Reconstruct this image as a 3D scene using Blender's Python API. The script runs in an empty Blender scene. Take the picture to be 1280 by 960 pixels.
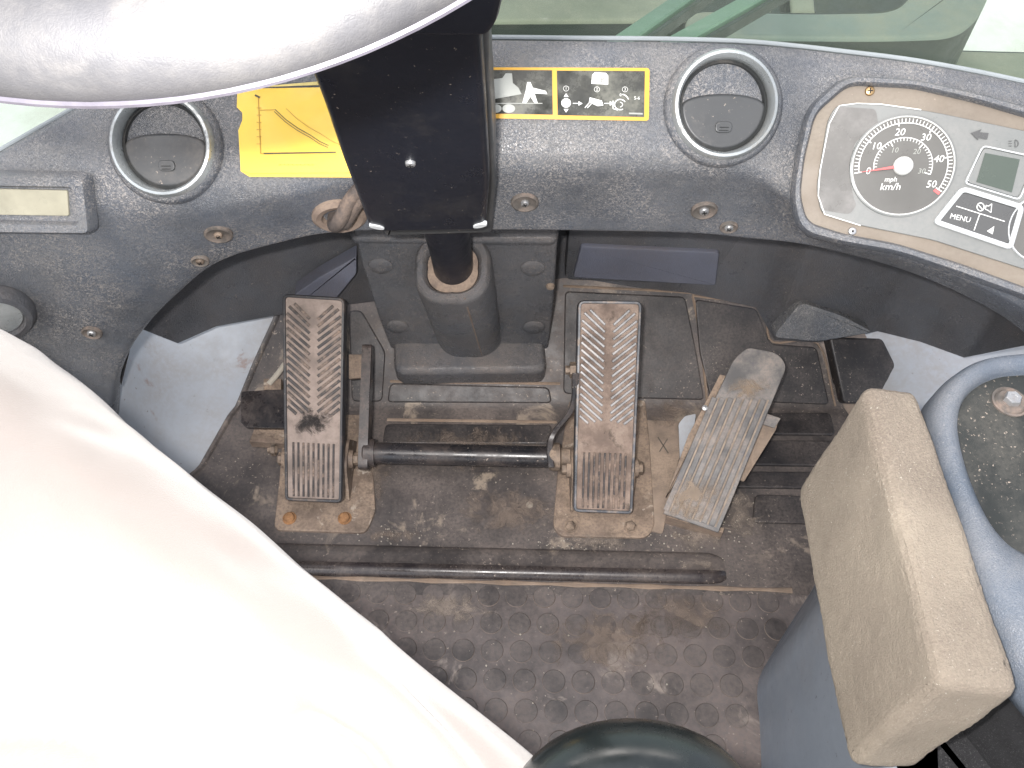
import bpy, bmesh, math, random
from mathutils import Vector, Matrix
random.seed(7)
S = bpy.context.scene
C = S.collection
V = Vector
# ------------------------------------------------------------------ camera
PITCH = math.radians(55.0)
FPX = 1065.0
CAM = V((0, 0, 1.05))
FW = V((0, math.cos(PITCH), -math.sin(PITCH)))
UP = V((0, math.sin(PITCH), math.cos(PITCH)))
RT = V((1, 0, 0))
cd = bpy.data.cameras.new('camera'); cam = bpy.data.objects.new('camera', cd); C.objects.link(cam)
cam.location = CAM
cam.rotation_euler = (math.radians(90) - PITCH, 0, 0)
cd.sensor_width = 36; cd.lens = 36 * FPX / 1280
cd.clip_start = .02; cd.clip_end = 500
S.camera = cam
# ------------------------------------------------------------------ light
W = bpy.data.worlds.new('World'); S.world = W; W.use_nodes = True
wn = W.node_tree.nodes; wl = W.node_tree.links
bg = wn['Background']
sky = wn.new('ShaderNodeTexSky'); sky.sky_type = 'NISHITA'; sky.sun_disc = False
sky.sun_elevation = math.radians(62); sky.sun_rotation = math.radians(200)
sky.air_density = 1.0; sky.dust_density = 3.0; sky.ozone_density = .6
hsv = wn.new('ShaderNodeHueSaturation'); hsv.inputs['Saturation'].default_value = .45
wl.new(sky.outputs[0], hsv.inputs['Color']); wl.new(hsv.outputs[0], bg.inputs[0])
bg.inputs[1].default_value = .15
ld = bpy.data.lights.new('camera_flash', 'AREA'); ld.shape = 'RECTANGLE'; ld.size = .035; ld.size_y = .015
ld.energy = 5.4; ld.color = (1, .97, .95)
fl = bpy.data.objects.new('camera_flash', ld); C.objects.link(fl)
fl.location = CAM + UP * .024 - RT * .045 - FW * .01
fl.rotation_euler = cam.rotation_euler
S.view_settings.view_transform = 'Standard'; S.view_settings.look = 'None'
S.view_settings.gamma = 1; S.view_settings.use_curve_mapping = False
S.view_settings.exposure = 0.9
S.cycles.max_bounces = 6; S.cycles.use_denoising = True

# ------------------------------------------------------------------ pixel -> point on a real surface
def ray(px, py): return RT * ((px - 640) / FPX) + UP * ((480 - py) / FPX) + FW
def onz(px, py, z):
    d = ray(px, py); return CAM + d * ((z - CAM.z) / d.z)
def ony(px, py, y):
    d = ray(px, py); return CAM + d * ((y - CAM.y) / d.y)
def ond(px, py, dep): return CAM + ray(px, py) * dep
class Frame:
    """a flat working surface: origin, normal, in-plane axes"""
    def __init__(s, o, n, x=V((1, 0, 0))):
        s.o = V(o); s.n = V(n).normalized(); s.x = (V(x) - s.n * V(x).dot(s.n)).normalized(); s.y = s.n.cross(s.x)
    def hit(s, px, py, h=0):
        d = ray(px, py); o = s.o + s.n * h; return CAM + d * ((o - CAM).dot(s.n) / d.dot(s.n))
    def uv(s, px, py, h=0):
        p = s.hit(px, py, h) - s.o; return (p.dot(s.x), p.dot(s.y))
    def w(s, u, v, h=0): return s.o + s.x * u + s.y * v + s.n * h
    def at(s, px, py, h=0, **k): return Frame(s.hit(px, py, h), s.n, s.x)
    def rot(s, a): return Frame(s.o, s.n, s.x * math.cos(a) + s.y * math.sin(a))
def two(pa, pb, x=V((1, 0, 0))):
    """frame through pa, pb (pb farther up the slope) and roughly level along x"""
    d = (pb - pa).normalized(); return Frame(pa, V(x).cross(d), x)
FLOOR = Frame((0, 0, 0), (0, 0, 1))

# ------------------------------------------------------------------ mesh helpers
ORG = {}
def worg(o): return ORG.get(o.name, V((0, 0, 0))) if o else V((0, 0, 0))
def thing(name, label, cat, loc=(0, 0, 0), group=None):
    o = bpy.data.objects.new(name, None); C.objects.link(o); o.location = loc; o.empty_display_size = .02
    o['label'] = label; o['category'] = cat
    if group: o['group'] = group
    ORG[o.name] = V(loc); return o
def tag(o, label, cat, group=None):
    o['label'] = label; o['category'] = cat
    if group: o['group'] = group
    return o
class MB:
    def __init__(s): s.v = []; s.f = []; s.wn = False
    def add(s, vs, fs):
        b = len(s.v); s.v += [V(p) for p in vs]; s.f += [tuple(i + b for i in f) for f in fs]; return s
    def build(s, name, m, parent=None, smooth=True, kind=None, sharp=40, recalc=True, center=True):
        c = V((0, 0, 0))
        if center and s.v:
            mn = V([min(p[i] for p in s.v) for i in range(3)]); mx = V([max(p[i] for p in s.v) for i in range(3)]); c = (mn + mx) / 2; c.z = mn.z
        me = bpy.data.meshes.new(name); me.from_pydata([p - c for p in s.v], [], s.f)
        if recalc:
            bm = bmesh.new(); bm.from_mesh(me); bmesh.ops.recalc_face_normals(bm, faces=bm.faces); bm.to_mesh(me); bm.free()
        me.update()
        if smooth:
            me.polygons.foreach_set('use_smooth', [True] * len(me.polygons))
            me.set_sharp_from_angle(angle=math.radians(sharp))
        me.materials.append(m)
        o = bpy.data.objects.new(name, me); C.objects.link(o)
        o.parent = parent; o.location = c - worg(parent); ORG[o.name] = c
        if kind: o['kind'] = kind
        if s.wn and smooth:
            w = o.modifiers.new('normals', 'WEIGHTED_NORMAL'); w.keep_sharp = True; w.weight = 80
        return o
    # shapes
    def box(s, fr, u0, u1, v0, v1, h0, h1, b=.0015):
        return s.prism([(u0, v0), (u1, v0), (u1, v1), (u0, v1)], fr, h0, h1, b, 1)
    def prism(s, poly, fr, h0, h1, b=.001, seg=2, bb=0):
        s.wn = True
        """poly: 2-D loop in the frame; top edge rounded by b"""
        poly = clean(poly)
        if area(poly) < 0: poly = poly[::-1]
        loops = [(0, h0)]
        if b > 0:
            loops += [(b * (1 - math.cos(a)), h1 - b + b * math.sin(a)) for a in [i * math.pi / 2 / seg for i in range(seg + 1)]]
        else: loops += [(0, h1)]
        n = len(poly); vs = []; fs = []
        for d, h in loops: vs += [fr.w(u, v, h) for u, v in inset(poly, d)]
        for k in range(len(loops) - 1):
            for i in range(n):
                j = (i + 1) % n; fs.append((k * n + i, k * n + j, (k + 1) * n + j, (k + 1) * n + i))
        fs.append(tuple(range(n))[::-1]); fs.append(tuple((len(loops) - 1) * n + i for i in range(n)))
        return s.add(vs, fs)
    def ppoly(s, pts, fr, h0, h1, r=0, b=.001, seg=5, bs=2):
        """pts: pixels of the outline on the frame's surface"""
        return s.prism(rnd([fr.uv(x, y) for x, y in pts], r, seg), fr, h0, h1, b, bs)
    def lathe(s, prof, fr, n=32, close=True):
        vs = []; fs = []; m = len(prof)
        for i in range(n):
            a = 2 * math.pi * i / n
            for r, h in prof: vs.append(fr.w(r * math.cos(a), r * math.sin(a), h))
        for i in range(n):
            j = (i + 1) % n
            for k in range(m - 1): fs.append((i * m + k, j * m + k, j * m + k + 1, i * m + k + 1))
        if close:
            if prof[0][0] > 1e-6: fs.append(tuple(i * m for i in range(n))[::-1])
            if prof[-1][0] > 1e-6: fs.append(tuple(i * m + m - 1 for i in range(n)))
        return s.add(vs, fs)
    def tube(s, pts, r, n=10, closed=False, flat=1.0, cap=True):
        pts = [V(p) for p in pts]; m = len(pts); rr = r if isinstance(r, (list, tuple)) else [r] * m
        vs = []; fs = []; nrm = None
        for i, p in enumerate(pts):
            if closed: t = pts[(i + 1) % m] - pts[i - 1]
            else: t = pts[min(i + 1, m - 1)] - pts[max(i - 1, 0)]
            t.normalize()
            if nrm is None:
                nrm = t.cross(V((0, 0, 1)));
                if nrm.length < .1: nrm = t.cross(V((0, 1, 0)))
            nrm = (nrm - t * nrm.dot(t)).normalized(); bn = t.cross(nrm)
            for k in range(n):
                a = 2 * math.pi * k / n; vs.append(p + (nrm * math.cos(a) + bn * math.sin(a) * flat) * rr[i])
        for i in range(m if closed else m - 1):
            j = (i + 1) % m
            for k in range(n):
                l = (k + 1) % n; fs.append((i * n + k, i * n + l, j * n + l, j * n + k))
        if cap and not closed: fs.append(tuple(range(n))[::-1]); fs.append(tuple((m - 1) * n + k for k in range(n)))
        return s.add(vs, fs)
    def grid(s, rows, cl=False):
        n = len(rows[0]); vs = [p for r in rows for p in r]; fs = []
        for a in range(len(rows) - 1):
            for i in range(n - 1): fs.append((a * n + i, a * n + i + 1, (a + 1) * n + i + 1, (a + 1) * n + i))
        return s.add(vs, fs)
def area(p): return sum(p[i - 1][0] * p[i][1] - p[i][0] * p[i - 1][1] for i in range(len(p))) / 2
def clean(p):
    q = []
    for a in p:
        if not q or math.dist(a, q[-1]) > 1e-5: q.append(a)
    if math.dist(q[0], q[-1]) < 1e-5: q.pop()
    return q
def inset(poly, d):
    if d == 0: return poly
    out = []; n = len(poly)
    for i in range(n):
        a, b, c = poly[i - 1], poly[i], poly[(i + 1) % n]
        e1 = V((b[0] - a[0], b[1] - a[1])).normalized(); e2 = V((c[0] - b[0], c[1] - b[1])).normalized()
        n1 = V((-e1.y, e1.x)); n2 = V((-e2.y, e2.x)); m = n1 + n2
        if m.length < 1e-4: m = n1.copy()
        m.normalize(); k = d / max(.35, m.dot(n1)); out.append((b[0] + m.x * k, b[1] + m.y * k))
    return out
def rnd(pts, r, seg=5):
    if not isinstance(r, (list, tuple)) and r <= 0: return pts
    out = []; n = len(pts)
    for i in range(n):
        a, b, c = V(pts[i - 1]), V(pts[i]), V(pts[(i + 1) % n])
        ri = r[i] if isinstance(r, (list, tuple)) else r
        if ri <= 0: out.append(tuple(b)); continue
        k = min(ri, (a - b).length * .48, (c - b).length * .48)
        p = b + (a - b).normalized() * k; q = b + (c - b).normalized() * k
        for j in range(seg + 1):
            t = j / seg; w = (1 - t) ** 2 * p + 2 * t * (1 - t) * b + t * t * q; out.append((w.x, w.y))
    return out
def cat(pts, n):
    """smooth curve through the points, n samples per span"""
    pts = [V(p) for p in pts]; P = [pts[0] * 2 - pts[1]] + pts + [pts[-1] * 2 - pts[-2]]; out = []
    for i in range(1, len(P) - 2):
        for j in range(n):
            t = j / n; a, b, c, d = P[i - 1], P[i], P[i + 1], P[i + 2]
            out.append(.5 * ((2 * b) + (c - a) * t + (2 * a - 5 * b + 4 * c - d) * t * t + (3 * b - a - 3 * c + d) * t ** 3))
    out.append(pts[-1]); return out
def lin(pts, n):
    out = []
    for i in range(len(pts) - 1):
        for j in range(n): out.append(V(pts[i]).lerp(V(pts[i + 1]), j / n))
    out.append(V(pts[-1])); return out
def share(o, name, loc, parent, rotq=None):
    c = o.copy(); c.name = name; C.objects.link(c); c.parent = parent; c.location = loc
    if rotq is not None: c.rotation_mode = 'QUATERNION'; c.rotation_quaternion = rotq
    return c
def text(body, fr, size, m, parent, name='lettering', h=.0006, align='CENTER', shear=0):
    cu = bpy.data.curves.new(name, 'FONT'); cu.body = body; cu.size = size; cu.align_x = align; cu.align_y = 'CENTER'; cu.extrude = .0001; cu.shear = shear
    cu.resolution_u = 2
    o = bpy.data.objects.new(name, cu); C.objects.link(o); bpy.context.view_layer.update()
    me = bpy.data.meshes.new_from_object(o); bpy.data.objects.remove(o)
    mb = MB(); mb.add([fr.w(v.co.x, v.co.y, h + v.co.z) for v in me.vertices], [tuple(p.vertices) for p in me.polygons])
    bpy.data.meshes.remove(me)
    return mb.build(name, m, parent, smooth=False)

# ------------------------------------------------------------------ materials
def mat(name, col, rough=.5, metal=0, dust=None, damt=0, dscale=9, dsharp=.12, var=.25, vscale=5, speck=0, sscale=260, scol=(.4, .33, .27),
        grain=0, gscale=420, bump=0, bscale=60, spec=.5, coat=0, emit=None, stretch=None, sheen=0, drk=.35, stain=None, samt=0, stscale=14):
    m = bpy.data.materials.new(name); m.use_nodes = True; nt = m.node_tree; N = nt.nodes; L = nt.links; b = N['Principled BSDF']
    b.inputs['Roughness'].default_value = rough; b.inputs['Metallic'].default_value = metal
    b.inputs['Specular IOR Level'].default_value = spec; b.inputs['Coat Weight'].default_value = coat; b.inputs['Sheen Weight'].default_value = sheen
    if emit: b.inputs['Emission Color'].default_value = (*emit[:3], 1); b.inputs['Emission Strength'].default_value = emit[3]
    geo = N.new('ShaderNodeNewGeometry'); pos = geo.outputs['Position']
    def noise(sc, det=6, ro=.6, vec=None, dist=0):
        t = N.new('ShaderNodeTexNoise'); t.inputs['Scale'].default_value = sc; t.inputs['Detail'].default_value = det; t.inputs['Roughness'].default_value = ro
        t.inputs['Distortion'].default_value = dist; L.new(vec or pos, t.inputs['Vector']); return t.outputs['Fac']
    def ramp(x, lo, hi, a=0, c=1):
        r = N.new('ShaderNodeMapRange'); r.interpolation_type = 'SMOOTHSTEP'; r.inputs[1].default_value = lo; r.inputs[2].default_value = hi; r.inputs[3].default_value = a; r.inputs[4].default_value = c
        L.new(x, r.inputs[0]); return r.outputs[0]
    def mul(a, k):
        q = N.new('ShaderNodeMath'); q.operation = 'MULTIPLY'; L.new(a, q.inputs[0])
        if isinstance(k, float): q.inputs[1].default_value = k
        else: L.new(k, q.inputs[1])
        return q.outputs[0]
    def mix(f, a, c, mode='MIX'):
        x = N.new('ShaderNodeMix'); x.data_type = 'RGBA'; x.blend_type = mode
        if isinstance(f, float): x.inputs[0].default_value = f
        else: L.new(f, x.inputs[0])
        for s_, q in ((6, a), (7, c)):
            if isinstance(q, tuple): x.inputs[s_].default_value = (*q, 1)
            else: L.new(q, x.inputs[s_])
        return x.outputs[2]
    cur = tuple(col)
    if var > 0:
        f = ramp(noise(vscale, 5), .3, .7)
        cur = mix(f, tuple(c * (1 - var) for c in col), tuple(min(1, c * (1 + var)) for c in col))
    if stain:
        cur = mix(ramp(noise(stscale, 6, .65, dist=.6), .62 - samt * .3, .7 - samt * .3), cur, stain)
    dv = None
    if dust is not None and damt > 0:
        t = .72 - .44 * damt
        v = pos
        if stretch:
            mp = N.new('ShaderNodeMapping'); L.new(pos, mp.inputs[0]); mp.inputs['Scale'].default_value = stretch; v = mp.outputs[0]
        f = ramp(noise(dscale, 9, .68, vec=v), t - dsharp, t + dsharp)
        sx = N.new('ShaderNodeSeparateXYZ'); L.new(geo.outputs['Normal'], sx.inputs[0])
        f = mul(f, ramp(sx.outputs[2], -.3, .7, .45, 1.0)); f = mul(f, ramp(noise(sscale * 1.2, 3), .3, .62, .45, 1.0))
        cur = mix(f, cur, tuple(dust)); dv = f
    if speck > 0:
        f = ramp(noise(sscale * (.55 if grain > 0 else 1), 6 if grain > 0 else 4, .7, dist=2.6 if grain > 0 else 0), .70 - speck * .2, .76 - speck * .2); f = mul(f, ramp(noise(11, 4), .4, .62, .15, 1.0))
        cur = mix(f, cur, tuple(scol))
    if isinstance(cur, tuple): b.inputs['Base Color'].default_value = (*cur, 1)
    else: L.new(cur, b.inputs['Base Color'])
    r = ramp(noise(30, 6, .7), .3, .7, max(0, rough - .1), min(1, rough + .1))
    if dv is not None:
        q = N.new('ShaderNodeMath'); q.operation = 'MULTIPLY_ADD'; q.use_clamp = True; L.new(dv, q.inputs[0]); q.inputs[1].default_value = drk; L.new(r, q.inputs[2]); r = q.outputs[0]
        L.new(mul(ramp(dv, 0, 1, 1, 0), float(metal)), b.inputs['Metallic'])
    L.new(r, b.inputs['Roughness'])
    last = None
    if grain > 0:
        vo = N.new('ShaderNodeTexVoronoi'); vo.feature = 'DISTANCE_TO_EDGE'; vo.inputs['Scale'].default_value = gscale
        nz = N.new('ShaderNodeTexNoise'); nz.inputs['Scale'].default_value = gscale * .6; L.new(pos, nz.inputs['Vector'])
        va = N.new('ShaderNodeVectorMath'); va.operation = 'MULTIPLY_ADD'; L.new(nz.outputs['Color'], va.inputs[0]); va.inputs[1].default_value = (.006,) * 3; L.new(pos, va.inputs[2])
        L.new(va.outputs[0], vo.inputs['Vector'])
        bp = N.new('ShaderNodeBump'); bp.inputs['Strength'].default_value = grain; bp.inputs['Distance'].default_value = .0008
        L.new(ramp(vo.outputs['Distance'], 0, .25), bp.inputs['Height']); last = bp.outputs[0]
    if bump > 0:
        bp = N.new('ShaderNodeBump'); bp.inputs['Strength'].default_value = bump; bp.inputs['Distance'].default_value = .002
        L.new(noise(bscale, 8, .7), bp.inputs['Height'])
        if last: L.new(last, bp.inputs['Normal'])
        last = bp.outputs[0]
    if last: L.new(last, b.inputs['Normal'])
    return m
DUST = (.27, .195, .145)
TAN = (.36, .27, .20)
M = {}
M['dash'] = mat('dash_vinyl', (.076, .090, .114), .26, drk=.08, dust=(.235, .225, .21), damt=.54, dscale=7, dsharp=.3, speck=.95, sscale=420, scol=(.30, .28, .265), grain=.55, gscale=520, bump=.12, var=.35, spec=.6)
M['recess'] = mat('recess_vinyl', (.082, .088, .10), .34, drk=.12, dust=(.15, .125, .11), damt=.45, dscale=8, dsharp=.25, speck=.45, sscale=380, grain=.6, gscale=460, var=.4)
M['console'] = mat('console_vinyl', (.075, .082, .094), .26, drk=.12, dust=(.2, .17, .15), damt=.5, dscale=14, dsharp=.3, speck=.6, sscale=420, grain=.6, gscale=560, var=.3, spec=.6)
M['liner'] = mat('liner_plastic', (.020, .019, .021), .45, drk=.15, dust=(.125, .105, .095), damt=.36, dscale=9, dsharp=.25, speck=.4, sscale=240, bump=.15, bscale=90, var=.3)
M['linerflat'] = mat('liner_dusty_plastic', (.048, .044, .045), .45, drk=.25, dust=(.19, .155, .135), damt=.47, dscale=10, dsharp=.28, speck=.45, sscale=200, bump=.2, bscale=80, var=.3, stain=(.32, .26, .2), samt=.15, stscale=12)
M['roll'] = mat('liner_roll_plastic', (.024, .020, .023), .24, drk=.2, dust=(.16, .13, .11), damt=.36, dsharp=.25, dscale=12, speck=.3, bump=.1, var=.3)
M['dirt'] = mat('caked_dirt', (.25, .19, .145), .95, dust=(.25, .18, .13), damt=.5, dscale=25, bump=.5, bscale=160, var=.3, vscale=20)
M['mat'] = mat('mat_rubber', (.078, .069, .069), .42, dust=(.17, .135, .12), damt=.5, dscale=7, dsharp=.25, speck=.35, sscale=150, bump=.4, bscale=55, var=.45, vscale=14, stain=(.30, .255, .22), samt=.12, stscale=10)
M['coin'] = mat('mat_stud_rubber', (.050, .045, .046), .42, dust=(.16, .13, .115), damt=.5, dscale=7, dsharp=.25, speck=.3, sscale=150, bump=.25, bscale=70, var=.45, vscale=14, stain=(.30, .255, .22), samt=.1, stscale=10)
M['dirtring'] = mat('stud_edge_dirt', (.14, .11, .09), .8, dust=(.22, .17, .14), damt=.5, dscale=12, var=.3)
M['black'] = mat('black_plastic', (.010, .012, .019), .36, dust=(.05,.045,.04), damt=.15, dscale=14, speck=.18, var=.2, spec=.4)
M['blackm'] = mat('black_painted_steel', (.016, .016, .019), .25, dust=(.13,.10,.085), damt=.35, dscale=18, dsharp=.25, speck=.3, var=.3, bump=.08)
M['pad'] = mat('pedal_rubber', (.030, .030, .033), .4, dust=(.24, .18, .14), damt=.3, dscale=20, speck=.3, var=.3, bump=.15)
M['padfill'] = mat('pedal_dust_fill', (.21, .155, .125), .9, dust=(.32, .25, .205), damt=.4, dscale=30, bump=.4, bscale=200, var=.3, vscale=30, stain=(.10, .075, .06), samt=.12, stscale=40)
M['padfill2'] = mat('pedal_pink_dust_fill', (.27, .215, .185), .9, dust=(.36, .29, .25), damt=.4, dscale=30, bump=.4, bscale=200, var=.25, vscale=30)
M['ribl'] = mat('pedal_rib_worn', (.22, .215, .215), .3, metal=.2, dust=TAN, damt=.15, dscale=60, var=.3, vscale=60)
M['ribd'] = mat('pedal_rib_dark', (.038, .033, .033), .5, dust=(.30, .22, .17), damt=.4, dscale=50, var=.3, vscale=60)
M['alu'] = mat('worn_aluminium', (.135, .132, .132), .5, metal=.15, dust=(.36, .30, .255), damt=.36, dscale=26, dsharp=.2, var=.35, vscale=26, bump=.15, bscale=200, stain=(.10, .10, .11), samt=.2, stscale=35)
M['alufill'] = mat('groove_dirt', (.30, .24, .19), .9, var=.3, vscale=60)
M['steelb'] = mat('dusty_bracket_steel', (.12, .088, .07), .6, dust=(.36, .27, .20), damt=.62, dscale=22, dsharp=.22, bump=.3, bscale=120, var=.4, vscale=25, stain=(.5, .44, .37), samt=.1, stscale=40)
M['plate'] = mat('dusty_floor_plate', (.24, .185, .145), .8, dust=(.38, .29, .22), damt=.5, dscale=18, bump=.3, bscale=100, var=.3, vscale=20)
M['rust'] = mat('rusty_bolt', (.30, .155, .07), .8, var=.4, vscale=80, bump=.4, bscale=300)
M['boltd'] = mat('dirty_bolt', (.17, .13, .10), .6, metal=.3, dust=TAN, damt=.4, dscale=60, var=.4, vscale=80, bump=.3, bscale=300)
M['screw'] = mat('zinc_screw', (.5, .5, .5), .3, metal=.7, dust=DUST, damt=.15, dscale=90, var=.2)
M['washer'] = mat('dusty_washer_cup', (.10, .09, .08), .6, dust=(.22, .17, .14), damt=.5, dscale=60, var=.3, vscale=40)
M['brass'] = mat('brass_screw', (.42, .28, .14), .3, metal=.9, var=.2)
M['void'] = mat('screw_slot', (.008, .008, .008), .7, var=0)
M['paint'] = mat('cab_paint', (.44, .47, .51), .45, dust=(.36, .33, .31), damt=.35, dscale=7, dsharp=.25, speck=.2, sscale=120, scol=(.2, .17, .15), var=.08, stain=(.31, .24, .22), samt=-.02, stscale=11)
M['cpaint'] = mat('console_paint', (.23, .26, .30), .42, dust=(.25, .25, .26), damt=.3, dscale=8, speck=.25, sscale=120, scol=(.04, .035, .03), var=.1)
M['podrim'] = mat('console_rim_vinyl', (.085, .112, .15), .34, dust=(.25, .25, .255), damt=.45, dscale=9, dsharp=.3, speck=.5, sscale=700, scol=(.34, .33, .32), grain=.4, gscale=500, var=.2)
M['podtop'] = mat('console_top_panel', (.026, .029, .027), .5, dust=(.07, .068, .06), damt=.4, dscale=12, speck=.4, sscale=330, bump=.25, bscale=260, var=.3)
M['foam'] = mat('foam_rubber', (.385, .33, .26), .95, dust=(.225, .185, .15), damt=.6, dscale=7, dsharp=.28, speck=.35, sscale=500, scol=(.66, .62, .52), bump=1.0, bscale=650, var=.12, vscale=9, spec=.3, stain=(.17, .14, .13), samt=-.12, stscale=9)
M['cloth'] = mat('cream_trouser_cloth', (.27, .235, .214), .95, var=.05, bump=.25, bscale=900, sheen=.7)
M['cloth'].node_tree.nodes['Principled BSDF'].inputs['Sheen Roughness'].default_value = .45
M['cloth'].node_tree.nodes['Principled BSDF'].inputs['Sheen Tint'].default_value = (1, .97, .94, 1)
M['skin'] = mat('skin', (.35, .2, .13), .6)
M['shoe'] = mat('dark_shoe', (.04, .03, .025), .5)
M['fabric'] = mat('seat_fabric', (.022, .022, .024), .9, speck=.6, sscale=700, scol=(.10, .10, .10), bump=.8, bscale=500, var=.3, vscale=40)
M['wheel'] = mat('steering_wheel_leather', (.056, .056, .060), .5, grain=.10, gscale=520, var=.12, vscale=20, dust=(.10, .095, .09), damt=.4, dscale=16)
M['seam'] = mat('wheel_seam', (.075, .07, .085), .4, var=.2, vscale=80)
M['knob'] = mat('glossy_black', (.008, .010, .010), .24, var=.2, spec=.7, bump=.03, bscale=120, drk=0)
M['chrome'] = mat('satin_vent_ring', (.52, .55, .55), .27, metal=.6, var=.25, vscale=12, dust=(.2, .19, .17), damt=.35, dscale=20)
M['vent'] = mat('vent_plastic', (.055, .058, .060), .4, dust=(.13, .12, .11), damt=.4, dscale=12, speck=.3, var=.2)
M['ventd'] = mat('vent_inner_plastic', (.030, .032, .032), .5, dust=(.10, .09, .08), damt=.4, dscale=12, var=.2)
M['yellow'] = mat('yellow_print', (.86, .56, .05), .4, var=.06, vscale=20, coat=.1)
M['yellow2'] = mat('pale_yellow_print', (.62, .50, .16), .45, var=.15, vscale=40)
M['ink'] = mat('black_print', (.06, .045, .015), .5, var=0)
M['ink2'] = mat('brown_print', (.50, .27, .02), .5, var=0)
M['decalblack'] = mat('decal_black', (.022, .024, .02), .2, var=.2, vscale=30, dust=(.14, .14, .11), damt=.35, dscale=16)
M['orange'] = mat('orange_print', (.72, .38, .03), .4, var=.05)
M['white'] = mat('white_print', (.80, .80, .76), .4, var=0)
M['grey'] = mat('grey_print', (.33, .34, .31), .4, var=.1)
M['bezel'] = mat('cluster_dusty_border', (.185, .15, .115), .45, dust=(.27, .235, .19), damt=.45, dscale=10, dsharp=.25, speck=.2, var=.2, stretch=(.4, 1, 1))
M['face'] = mat('cluster_face', (.16, .17, .165), .28, dust=(.24, .235, .22), damt=.35, dscale=9, dsharp=.3, var=.1, coat=.3)
M['dial'] = mat('dial_face', (.10, .098, .090), .35, var=.15, vscale=15)
M['dark'] = mat('lens_dark_grey', (.115, .112, .105), .25, var=.15, vscale=18, dust=(.2, .19, .18), damt=.3, dscale=18)
M['lcd'] = mat('lcd_green', (.055, .075, .060), .25, var=.1)
M['lcd2'] = mat('lcd_beige', (.34, .32, .24), .35, var=.15, vscale=25)
M['key'] = mat('key_pad_dark', (.07, .072, .072), .3, var=.1)
M['keyrim'] = mat('silver_key_rim', (.66, .68, .68), .35, var=.05)
M['red'] = mat('red_needle', (.72, .12, .12), .4, var=0)
M['pocket'] = mat('pocket_vinyl', (.13, .14, .18), .5, dust=(.15, .13, .13), damt=.35, dscale=12, dsharp=.3, grain=.3, var=.15)
M['cable'] = mat('cable_sleeve', (.07, .058, .052), .7, dust=(.22, .165, .13), damt=.55, dscale=30, bump=.6, bscale=300, var=.3)
M['grom'] = mat('dusty_grommet', (.14, .105, .085), .7, dust=(.33, .25, .19), damt=.6, dscale=30, var=.3)
M['pebble'] = mat('pale_grit', (.40, .36, .30), .9, var=.2)
M['olive'] = mat('front_frame_paint', (.19, .205, .15), .5, dust=(.34, .33, .25), damt=.4, dscale=3, dsharp=.25, var=.3, vscale=2)
M['olived'] = mat('front_frame_side_shade', (.018, .027, .018), .5, dust=(.06, .065, .04), damt=.25, dscale=4, var=.3, vscale=3)  # dark copy of the frame colour, shade on the side faces put into it
M['framegrey'] = mat('front_yoke_paint', (.15, .185, .16), .4, dust=(.26, .255, .19), damt=.5, dscale=2.5, var=.15, vscale=2)
M['wiper'] = mat('wiper_arm_metal', (.10, .17, .12), .4, dust=(.16, .24, .18), damt=.35, dscale=10, var=.2)
M['ground'] = mat('sunlit_ground', (.85, .86, .80), .95, dust=(.55, .53, .45), damt=.4, dscale=.8, bump=.3, bscale=8, var=.08, vscale=1)  # bright daylight put into a near-white albedo, no sun lamp outside
M['trim'] = mat('windscreen_seal', (.30, .33, .34), .4, var=.15)
def glassmat():
    m = bpy.data.materials.new('tinted_windscreen_glass'); m.use_nodes = True; nt = m.node_tree; N = nt.nodes; L = nt.links; N.remove(N['Principled BSDF'])
    t = N.new('ShaderNodeBsdfTransparent'); t.inputs[0].default_value = (.87, .97, .87, 1)
    g = N.new('ShaderNodeBsdfGlossy'); g.inputs[1].default_value = .05
    d = N.new('ShaderNodeBsdfDiffuse'); d.inputs[0].default_value = (.6, .68, .6, 1)
    fr = N.new('ShaderNodeFresnel'); fr.inputs[0].default_value = 1.35
    x = N.new('ShaderNodeMixShader'); x.inputs[0].default_value = .06; L.new(t.outputs[0], x.inputs[1]); L.new(d.outputs[0], x.inputs[2])
    y = N.new('ShaderNodeMixShader'); L.new(fr.outputs[0], y.inputs[0]); L.new(x.outputs[0], y.inputs[1]); L.new(g.outputs[0], y.inputs[2])
    L.new(y.outputs[0], N['Material Output'].inputs[0]); return m
M['glass'] = glassmat()

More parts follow.
